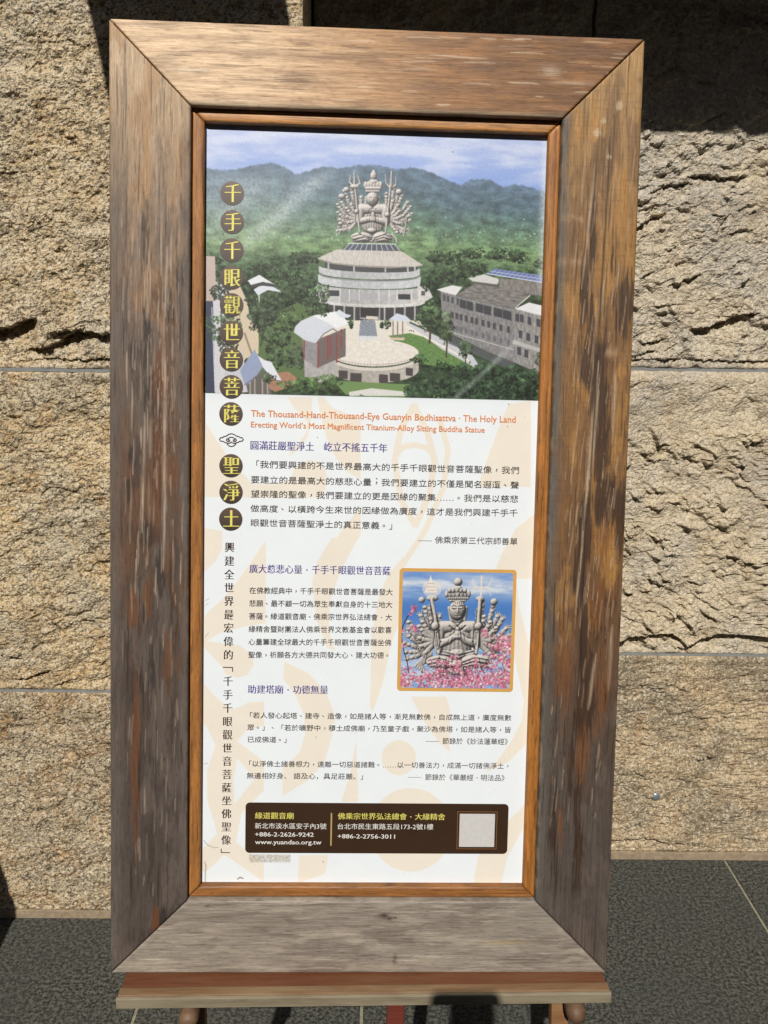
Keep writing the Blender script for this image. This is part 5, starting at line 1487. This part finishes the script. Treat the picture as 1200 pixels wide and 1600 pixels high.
ORANGE, PURPLE, INKB, BROWN = (232, 148, 92), (92, 76, 156), (56, 46, 46), (64, 42, 32)
YEL, WHT = (232, 222, 116), (240, 238, 232)
put_text('heading_line', 'The Thousand-Hand-Thousand-Eye Guanyin Bodhisattva · The Holy Land', (392, 645), (805.5, 654.6), 14.6, ORANGE, 'latin')
put_text('heading_line', 'Erecting World’s Most Magnificent Titanium-Alloy Sitting Buddha Statue', (392, 662.4), (757, 670.8), 12.8, ORANGE, 'latin')
put_text('heading_line', '圓滿莊嚴聖淨土　屹立不搖五千年', (391.3, 695.2), (604.5, 699.8), 15.2, PURPLE, 'ming')
for s_, a_, b_ in (('「我們要興建的不是世界最高大的千手千眼觀世音菩薩聖像，我們', (391, 724.9), (812, 734.6)),
                   ('要建立的是最高大的慈悲心量；我們要建立的不僅是聞名遐邇、聲', (391.5, 749), (811.5, 757.8)),
                   ('望崇隆的聖像，我們要建立的更是因緣的聚集……。我們是以慈悲', (391.5, 771.2), (810.5, 779.4)),
                   ('做高度、以橫跨今生來世的因緣做為廣度，這才是我們興建千手千', (391, 794), (809.5, 801.4))):
    put_text('text_line', s_, a_, b_, 12.6, INKB, 'kai', advance=29)
put_text('text_line', '眼觀世音菩薩聖淨土的真正意義。」', (391, 816.4), (622, 821.4), 12.6, INKB, 'kai', advance=16)
put_text('text_line', '——', (653, 843.3), (675, 843.6), 10, (128, 112, 104), 'thin')
put_text('text_line', '佛乘宗第三代宗師善單', (679.5, 843.2), (808.5, 845.8), 12.2, INKB, 'kai')
put_text('heading_line', '廣大慈悲心量．千手千眼觀世音菩薩', (389, 888.2), (610.5, 891.6), 15.2, PURPLE, 'ming', advance=16)
for i, s_ in enumerate(('在佛教經典中，千手千眼觀世音菩薩是最發大', '悲願、最不顧一切為眾生奉獻自身的十三地大', '菩薩。緣道觀音廟、佛乘宗世界弘法總會．大', '緣精舍暨財團法人佛乘世界文教基金會以歡喜', '心量籌建全球最大的千手千眼觀世音菩薩坐佛', '聖像，祈願各方大德共同發大心、建大功德。')):
    put_text('text_line', s_, (389.3 - i * .35, 922.2 + i * 20.1), (614 - i * .55, 924.8 + i * 19.75), 11.3, INKB, 'plain', advance=20)
put_text('heading_line', '助建塔廟．功德無量', (386.5, 1076.6), (512.8, 1077.4), 15.2, PURPLE, 'ming', advance=9)
put_text('text_line', '「若人發心起塔、建寺、造像，如是諸人等，漸見無數佛，自成無上道，廣度無數', (383, 1117.2), (799.5, 1121.2), 10.8, INKB, 'plain', advance=36)
put_text('text_line', '眾。」、「若於曠野中，積土成佛廟，乃至童子戲，聚沙為佛塔，如是諸人等，皆', (386, 1136.2), (799, 1140), 10.8, INKB, 'plain', advance=36)
put_text('text_line', '已成佛道。」', (386, 1155), (455, 1155.6), 10.8, INKB, 'plain', advance=6)
put_text('text_line', '——', (665, 1157), (686, 1157.2), 10, (128, 112, 104), 'thin')
put_text('text_line', '節錄於《妙法蓮華經》', (691, 1157.4), (799, 1158.6), 11.2, INKB, 'plain', advance=10)
put_text('text_line', '「以淨佛土諸善根力，遠離一切惡道諸難。……以一切善法力，成滿一切諸佛淨土，', (382, 1192.8), (799, 1196.4), 10.8, INKB, 'plain', advance=37)
put_text('text_line', '無邊相好身、 語及心，具足莊嚴。」', (385.5, 1211.6), (567, 1213), 10.8, INKB, 'plain')
put_text('text_line', '——', (637, 1213), (658, 1213.2), 10, (128, 112, 104), 'thin')
put_text('text_line', '節錄於《華嚴經．明法品》', (664, 1213.8), (794, 1215.2), 11.2, INKB, 'plain', advance=12)
put_text('panel_text', '緣道觀音廟', (398.5, 1274), (459, 1274.4), 11.8, YEL, 'bold')
put_text('panel_text', '新北市淡水區安子內3號', (398.5, 1290), (510, 1290.8), 10.6, WHT, 'plain')
put_text('panel_text', '+886-2-2626-9242', (398.5, 1303), (490, 1303.6), 10.2, WHT, 'latinbold')
put_text('panel_text', 'www.yuandao.org.tw', (398.5, 1315.6), (502, 1316.2), 10.6, WHT, 'latinbold', ymid=2.9)
put_text('panel_text', '佛乘宗世界弘法總會．大緣精舍', (527.5, 1274.8), (695.8, 1276), 11.8, YEL, 'bold', advance=14)
put_text('panel_text', '台北市民生東路五段173-2號1樓', (527.5, 1290.8), (677, 1291.6), 10.6, WHT, 'plain')
put_text('panel_text', '+886-2-2756-3011', (527.5, 1306), (617, 1306.6), 10.2, WHT, 'latinbold')
# upright column of the title: medallions, a cloud emblem, then the subtitle
def disc_mat():
    t = NT('medallion_print')
    v = t.coords(kind='Generated')
    sp = t.new('ShaderNodeSeparateXYZ'); t.l.new(v, sp.inputs[0])
    n = t.noise(t.coords(), 220, 3)
    c = t.mix(t.ramp(sp.outputs[2], ((0.0, 0.0), (1.0, 1.0))), tuple(lin((50, 38, 32)) * .8), tuple(lin((104, 84, 74)) * .8))
    t.base(t.mix(t.math('MULTIPLY', n, 0.35), c, tuple(lin((96, 74, 60)) * .8)))
    t.rough(0.42)
    return t.mat
DISC = disc_mat()
for ch, x, y in (('千', 363, 302), ('手', 363, 347), ('千', 362.3, 391), ('眼', 362, 433.8), ('觀', 362, 476.5), ('世', 361.5, 519.8), ('音', 361.5, 562), ('菩', 361.5, 604.2), ('薩', 361, 646.5), ('聖', 361, 727.4), ('淨', 361, 768.9), ('土', 360.6, 810.8)):
    cu, cv_ = sheet_mm(x, y)
    rr = 18.2 * UNIT
    flat_poly('medallion', [(cu + rr * math.cos(a), cv_ + rr * math.sin(a)) for a in np.linspace(0, 2 * np.pi, 40, endpoint=False)], 0.0214, DISC, poster)
    put_text('title_character', ch, (x - 13.6, y - 0.2), (x + 13.2, y - 0.2), 30.5, (240, 230, 120), 'title', 0.0211, advance=1)
for ch, y in zip('興建全世界最宏偉的', (854.8, 876.2, 897.4, 918, 938.8, 960, 980.8, 1002, 1022.8)):
    x = 358.6 - (y - 855) * 0.0115
    put_text('subtitle_character', ch, (x - 8.3, y), (x + 7.7, y), 17.2, BROWN, 'ming', advance=1)
for ch, y in zip('千手千眼觀世音菩薩坐佛聖像', (1064, 1085, 1106, 1127, 1147.6, 1168.6, 1189, 1209.6, 1230.2, 1250.6, 1271, 1291.4, 1312)):
    x = 358.6 - (y - 855) * 0.0115
    put_text('subtitle_character', ch, (x - 8.3, y), (x + 7.7, y), 17.2, BROWN, 'ming', advance=1)
def mm_bars(name, segs, wd, mat, y=0.0214):
    bm = bmesh.new()
    for k_, seg in enumerate(segs):
        p = [np.array(sheet_mm(*q_)) for q_ in seg]
        for a_, b_ in zip(p, p[1:]):
            d_ = (b_ - a_); L_ = np.hypot(*d_); n_ = np.array([-d_[1], d_[0]]) / L_ * wd / 2; e_ = d_ / L_ * wd * .3
            bm.faces.new([bm.verts.new((q_[0] / 1000, y - 0.000004 * (len(bm.faces) % 7), q_[1] / 1000)) for q_ in (a_ - n_ - e_, b_ - n_ + e_, b_ + n_ + e_, a_ + n_ - e_)])
    for f in bm.faces:
        f.normal_update()
        if f.normal.y > 0: f.normal_flip()
    return from_bm(name, bm, mat, poster)
mm_bars('subtitle_bracket', [[(348.5, 1042.2), (363.5, 1042.6), (363.4, 1049)]], 1.1, ink(BROWN))
mm_bars('subtitle_bracket', [[(345.6, 1326), (345.6, 1331.6), (359.2, 1331.9)]], 1.1, ink(BROWN))
cl_ = lambda x, y: (330 + x / 7.61, 640 + y / 7.61)
half = [(240, 284), (208, 292), (180, 312), (150, 318), (138, 330), (112, 332), (98, 352), (110, 372), (140, 374), (158, 386), (182, 392), (192, 412), (212, 430), (240, 436)]
left = [cl_(*p) for p in half]; right = [cl_(480 - p[0], p[1]) for p in half]
sw = lambda sg: [cl_(240 + sg * a, b) for a, b in ((0, 326), (-28, 332), (-40, 348), (-54, 344), (-60, 362), (-46, 378), (-26, 376), (-20, 362), (-32, 354), (-40, 362))]
mm_bars('cloud_emblem', [left, right, sw(1), sw(-1), [cl_(212, 398), cl_(228, 392), cl_(240, 382), cl_(252, 392), cl_(268, 398)], [cl_(184, 396), cl_(212, 400)], [cl_(296, 396), cl_(268, 400)]], 1.15, ink((70, 52, 48)))

# ------------------------------------------------------------------ the easel under and behind the sign
def tray_mat(name, base, worn, amt, rough=0.6):
    t = NT(name)
    v = t.coords((22, 300, 300)); n = t.noise(v, 1.0, 4, 0.65)
    w = t.noise(t.coords((9, 60, 60)), 1.0, 4, 0.6)
    c = t.mix(t.ramp(n, ((0.3, 0.0), (0.7, 1.0))), tuple(lin(base) * .70), tuple(np.clip(lin(base) * 1.02, 0, 1)))
    c = t.mix(t.math('MULTIPLY', t.ramp(w, ((0.40, 0.0), (0.62, 1.0))), amt), c, tuple(lin(worn) * .84))
    t.base(c); t.rough(rough); t.bump(n, 0.3, 0.001)
    return t.mat
RED = tray_mat('red_brown_stain', (108, 62, 38), (128, 90, 60), 0.5)
TAN = tray_mat('worn_tan_edge', (120, 88, 58), (150, 126, 94), 0.6, 0.75)
GREYW = tray_mat('grey_worn_front', (128, 116, 94), (164, 152, 128), 0.6, 0.8)
LEGW = tray_mat('easel_leg_wood', (132, 92, 58), (170, 134, 92), 0.5)
MAST = tray_mat('easel_mast_red', (104, 42, 30), (118, 58, 42), 0.3)
KNOB = tray_mat('knob_wood', (98, 70, 50), (140, 112, 86), 0.6)

easel = empty('easel', (-0.0059, 1.0, 0.0), 'wooden display easel with a red-brown ledge carrying the framed sign', 'easel')
easel.rotation_euler = (0, 0, 0.0226)
BZ = 0.5358
TX0, TX1 = -0.3215, 0.3345
def prism(name, prof, x0, x1, mat, parent, bev=0.0008, label=None):
    bm = bmesh.new()
    n = 24
    rings = [[bm.verts.new((x0 + (x1 - x0) * k_ / n, a, b)) for a, b in prof] for k_ in range(n + 1)]
    m_ = len(prof)
    for A_, B2 in zip(rings, rings[1:]):
        for i in range(m_):
            bm.faces.new((A_[i], A_[(i + 1) % m_], B2[(i + 1) % m_], B2[i]))
    bm.faces.new(rings[0]); bm.faces.new(rings[-1])
    bmesh.ops.recalc_face_normals(bm, faces=bm.faces[:])
    return from_bm(name, bm, mat, parent, False, label)
prism('ledge', [(-0.0200, BZ - 0.0018), (0.085, BZ - 0.0018), (0.085, BZ - 0.0165), (-0.0200, BZ - 0.0165)], TX0 + 0.001, TX1 - 0.001, RED, easel, label='red-brown top of the ledge in front of the frame')
prism('ledge_lip', [(-0.0335, BZ - 0.0022), (-0.0322, BZ - 0.0008), (-0.0220, BZ + 0.0004), (-0.0206, BZ - 0.0002), (-0.0205, BZ - 0.0150), (-0.0335, BZ - 0.0150)], TX0, TX1, TAN, easel, label='tan worn strip along the front of the ledge')
prism('ledge_front', [(-0.0372, BZ - 0.0048), (-0.0362, BZ - 0.0030), (-0.0340, BZ - 0.0026), (-0.0340, BZ - 0.0180), (-0.0372, BZ - 0.0180)], TX0 - 0.002, TX1 + 0.002, GREYW, easel, label='grey weathered front moulding of the ledge')
lean = math.tan(0.1815)
def leanpt(u_, z, back): return (u_, back + (z - BZ) * lean, z)
for u_, nm in ((-0.236, 'leg'), (0.292, 'leg')):
    bar(nm, leanpt(u_, 0.0, 0.070), leanpt(u_, 1.30, 0.070), 0.026, 0.020, LEGW, easel)
bar('mast', leanpt(0.052, 0.0, 0.075), leanpt(0.052, 1.70, 0.075), 0.026, 0.018, MAST, easel)
bar('crossbar', leanpt(-0.249, 0.30, 0.092), leanpt(0.305, 0.30, 0.092), 0.030, 0.018, LEGW, easel)
bar('crossbar', leanpt(-0.249, 1.15, 0.092), leanpt(0.305, 1.15, 0.092), 0.030, 0.018, LEGW, easel)
bar('rear_leg', (0.03, 0.60, 0.0), leanpt(0.03, 1.45, 0.105), 0.030, 0.020, LEGW, easel)
for kx in (-0.238, 0.3035):
    M_ = Matrix.Translation((kx, 0.050, 0.462)) @ Matrix.Rotation(math.pi / 2, 4, 'X')
    lathe('knob', [(0.0, 0.060), (0.006, 0.0592), (0.0105, 0.056), (0.0135, 0.050), (0.014, 0.040), (0.0125, 0.022), (0.0085, 0.014), (0.0085, -0.02), (0, -0.02)], KNOB, easel, 24, M_)

# ------------------------------------------------------------------ unseen things outside the picture that throw or deepen its shadows
CONC = mat_plain('planter_concrete', (120, 116, 108), 0.85, scale=40)
SOIL = mat_plain('dark_soil', (60, 48, 38), 0.95, scale=80)
pl = empty('planter_shadow_caster', (-1.03, 1.30, 0), 'unseen tapered planter shape added left of the sign to cast a shadow', 'planter')  # stand-in caster, shaped to throw the slanted shadow at lower left
def frustum(name, w0, w1, d0, d1, z0, z1, mat, parent):
    bm = bmesh.new()
    a = [bm.verts.new((sx * w0, sy * d0, z0)) for sx, sy in ((-1, -1), (1, -1), (1, 1), (-1, 1))]
    b = [bm.verts.new((sx * w1, sy * d1, z1)) for sx, sy in ((-1, -1), (1, -1), (1, 1), (-1, 1))]
    bm.faces.new(a[::-1]); bm.faces.new(b)
    for i in range(4): bm.faces.new((a[i], a[(i + 1) % 4], b[(i + 1) % 4], b[i]))
    bmesh.ops.bevel(bm, geom=bm.edges[:], offset=0.004, segments=2, affect='EDGES')
    return from_bm(name, bm, mat, parent)
frustum('body', 0.225, 0.115, 0.10, 0.075, 0.0, 0.50, CONC, pl)
frustum('rim', 0.125, 0.125, 0.085, 0.085, 0.5005, 0.54, CONC, pl)
frustum('soil', 0.10, 0.10, 0.062, 0.062, 0.5405, 0.549, SOIL, pl)

HALL = mat_plain('hall_plaster', (150, 128, 104), 0.9, scale=3)
TILE = mat_plain('hall_roof_tile', (92, 70, 58), 0.8, scale=6)
HWOOD = mat_plain('hall_timber', (96, 52, 40), 0.7, scale=10)
hall = empty('sky_blocker_hall', (0, -5.6, 0), 'unseen hall added behind the viewer to block sky light and darken the shade', 'hall')  # added out of view to cut low sky light and deepen the shade
box('wall', -13, 13, -4.0, -0.9, 0, 4.7, HALL, hall)
prism_pts = [(-5.8, 4.75), (-5.8, 4.95), (-2.4, 8.3), (0.8, 4.95), (0.8, 4.75), (-2.4, 8.05)]
bm = bmesh.new()
ra = [bm.verts.new((-14, a, b)) for a, b in prism_pts]; rb = [bm.verts.new((14, a, b)) for a, b in prism_pts]
for i in range(6): bm.faces.new((ra[i], ra[(i + 1) % 6], rb[(i + 1) % 6], rb[i]))
bm.faces.new(ra); bm.faces.new(rb); bmesh.ops.recalc_face_normals(bm, faces=bm.faces[:])
from_bm('roof', bm, TILE, hall)
bm = bmesh.new()
ga = [bm.verts.new(p) for p in ((-12.9, -4.0, 4.701), (-12.9, -0.9, 4.701), (-12.9, -2.4, 7.9), (12.9, -4.0, 4.701), (12.9, -0.9, 4.701), (12.9, -2.4, 7.9))]
for f_ in ((0, 1, 2), (3, 5, 4), (0, 2, 5, 3), (1, 4, 5, 2)): bm.faces.new([ga[i] for i in f_])
from_bm('gable', bm, HALL, hall)
for i in range(8):
    lathe('column', [(0, 0), (0.24, 0), (0.24, 0.2), (0.17, 0.26), (0.16, 4.9), (0, 4.9)], HWOOD, hall, 16, Matrix.Translation((-12.25 + i * 3.5, 0.2, 0)))
for i in range(7):
    box('door', -11.2 + i * 3.5, -9.8 + i * 3.5, -0.9, -0.85, 0.1, 2.7, HWOOD, hall, 0.01)
BLACK = mat_plain('black_plastic', (30, 30, 32), 0.4)
GLASSY = mat_plain('dark_glass', (16, 18, 22), 0.15)
tri = empty('phone_tripod', (0.0, -0.10, 0.0), 'thin black tripod that holds up the phone', 'tripod')
ph = empty('phone', (0.0, 0.0, 1.45), 'dark phone held upright on the tripod facing the sign', 'phone')
ph.rotation_euler = cam_rot.to_euler()
# the phone lies just behind the viewpoint: its own x runs right, y up, -z towards the sign
def rbox(name, x0, x1, y0, y1, z0, z1, r, mat, parent):
    bm = bmesh.new()
    pts = rounded(x0, y0, x1, y1, r, 5)
    a = [bm.verts.new((p[0], p[1], z0)) for p in pts]; b = [bm.verts.new((p[0], p[1], z1)) for p in pts]
    n = len(pts)
    bm.faces.new(a[::-1]); bm.faces.new(b)
    for i in range(n): bm.faces.new((a[i], a[(i + 1) % n], b[(i + 1) % n], b[i]))
    return from_bm(name, bm, mat, parent)
rbox('phone_case', -0.072, 0.022, -0.142, 0.024, 0.010, 0.019, 0.012, BLACK, ph)
rbox('screen', -0.069, 0.019, -0.139, 0.021, 0.0192, 0.0197, 0.010, GLASSY, ph)
for dy in (0.0, -0.020):
    lathe('lens', [(0, -0.002), (0.004, -0.002), (0.005, 0.0), (0.005, 0.004)], GLASSY, ph, 18, Matrix.Translation((0.004 - 0.010, dy - 0.012, 0.0095)))
Cx, Cy = -0.025, 0.075
head = Vector((-0.025, -0.045, 1.27))
bar('column', head - Vector((0, 0.0, 0)) - tri.location, Vector((-0.025, -0.045, 0.62)) - tri.location, 0.022, 0.022, BLACK, tri)
bar('clamp', Vector((-0.025, -0.020, 1.30)) - tri.location, Vector((-0.025, -0.045, 1.272)) - tri.location, 0.05, 0.016, BLACK, tri)
for a in (100, 220, 340):
    top = Vector((-0.025, -0.045, 1.10)) - tri.location
    foot = Vector((-0.025 + 0.40 * math.cos(rad(a)), -0.045 - 0.12 + 0.40 * math.sin(rad(a)) - 0.05, 0.0)) - tri.location
    bar('leg', foot, top + Vector((0.012 * math.cos(rad(a)), 0.012 * math.sin(rad(a)), 0)), 0.018, 0.018, BLACK, tri)
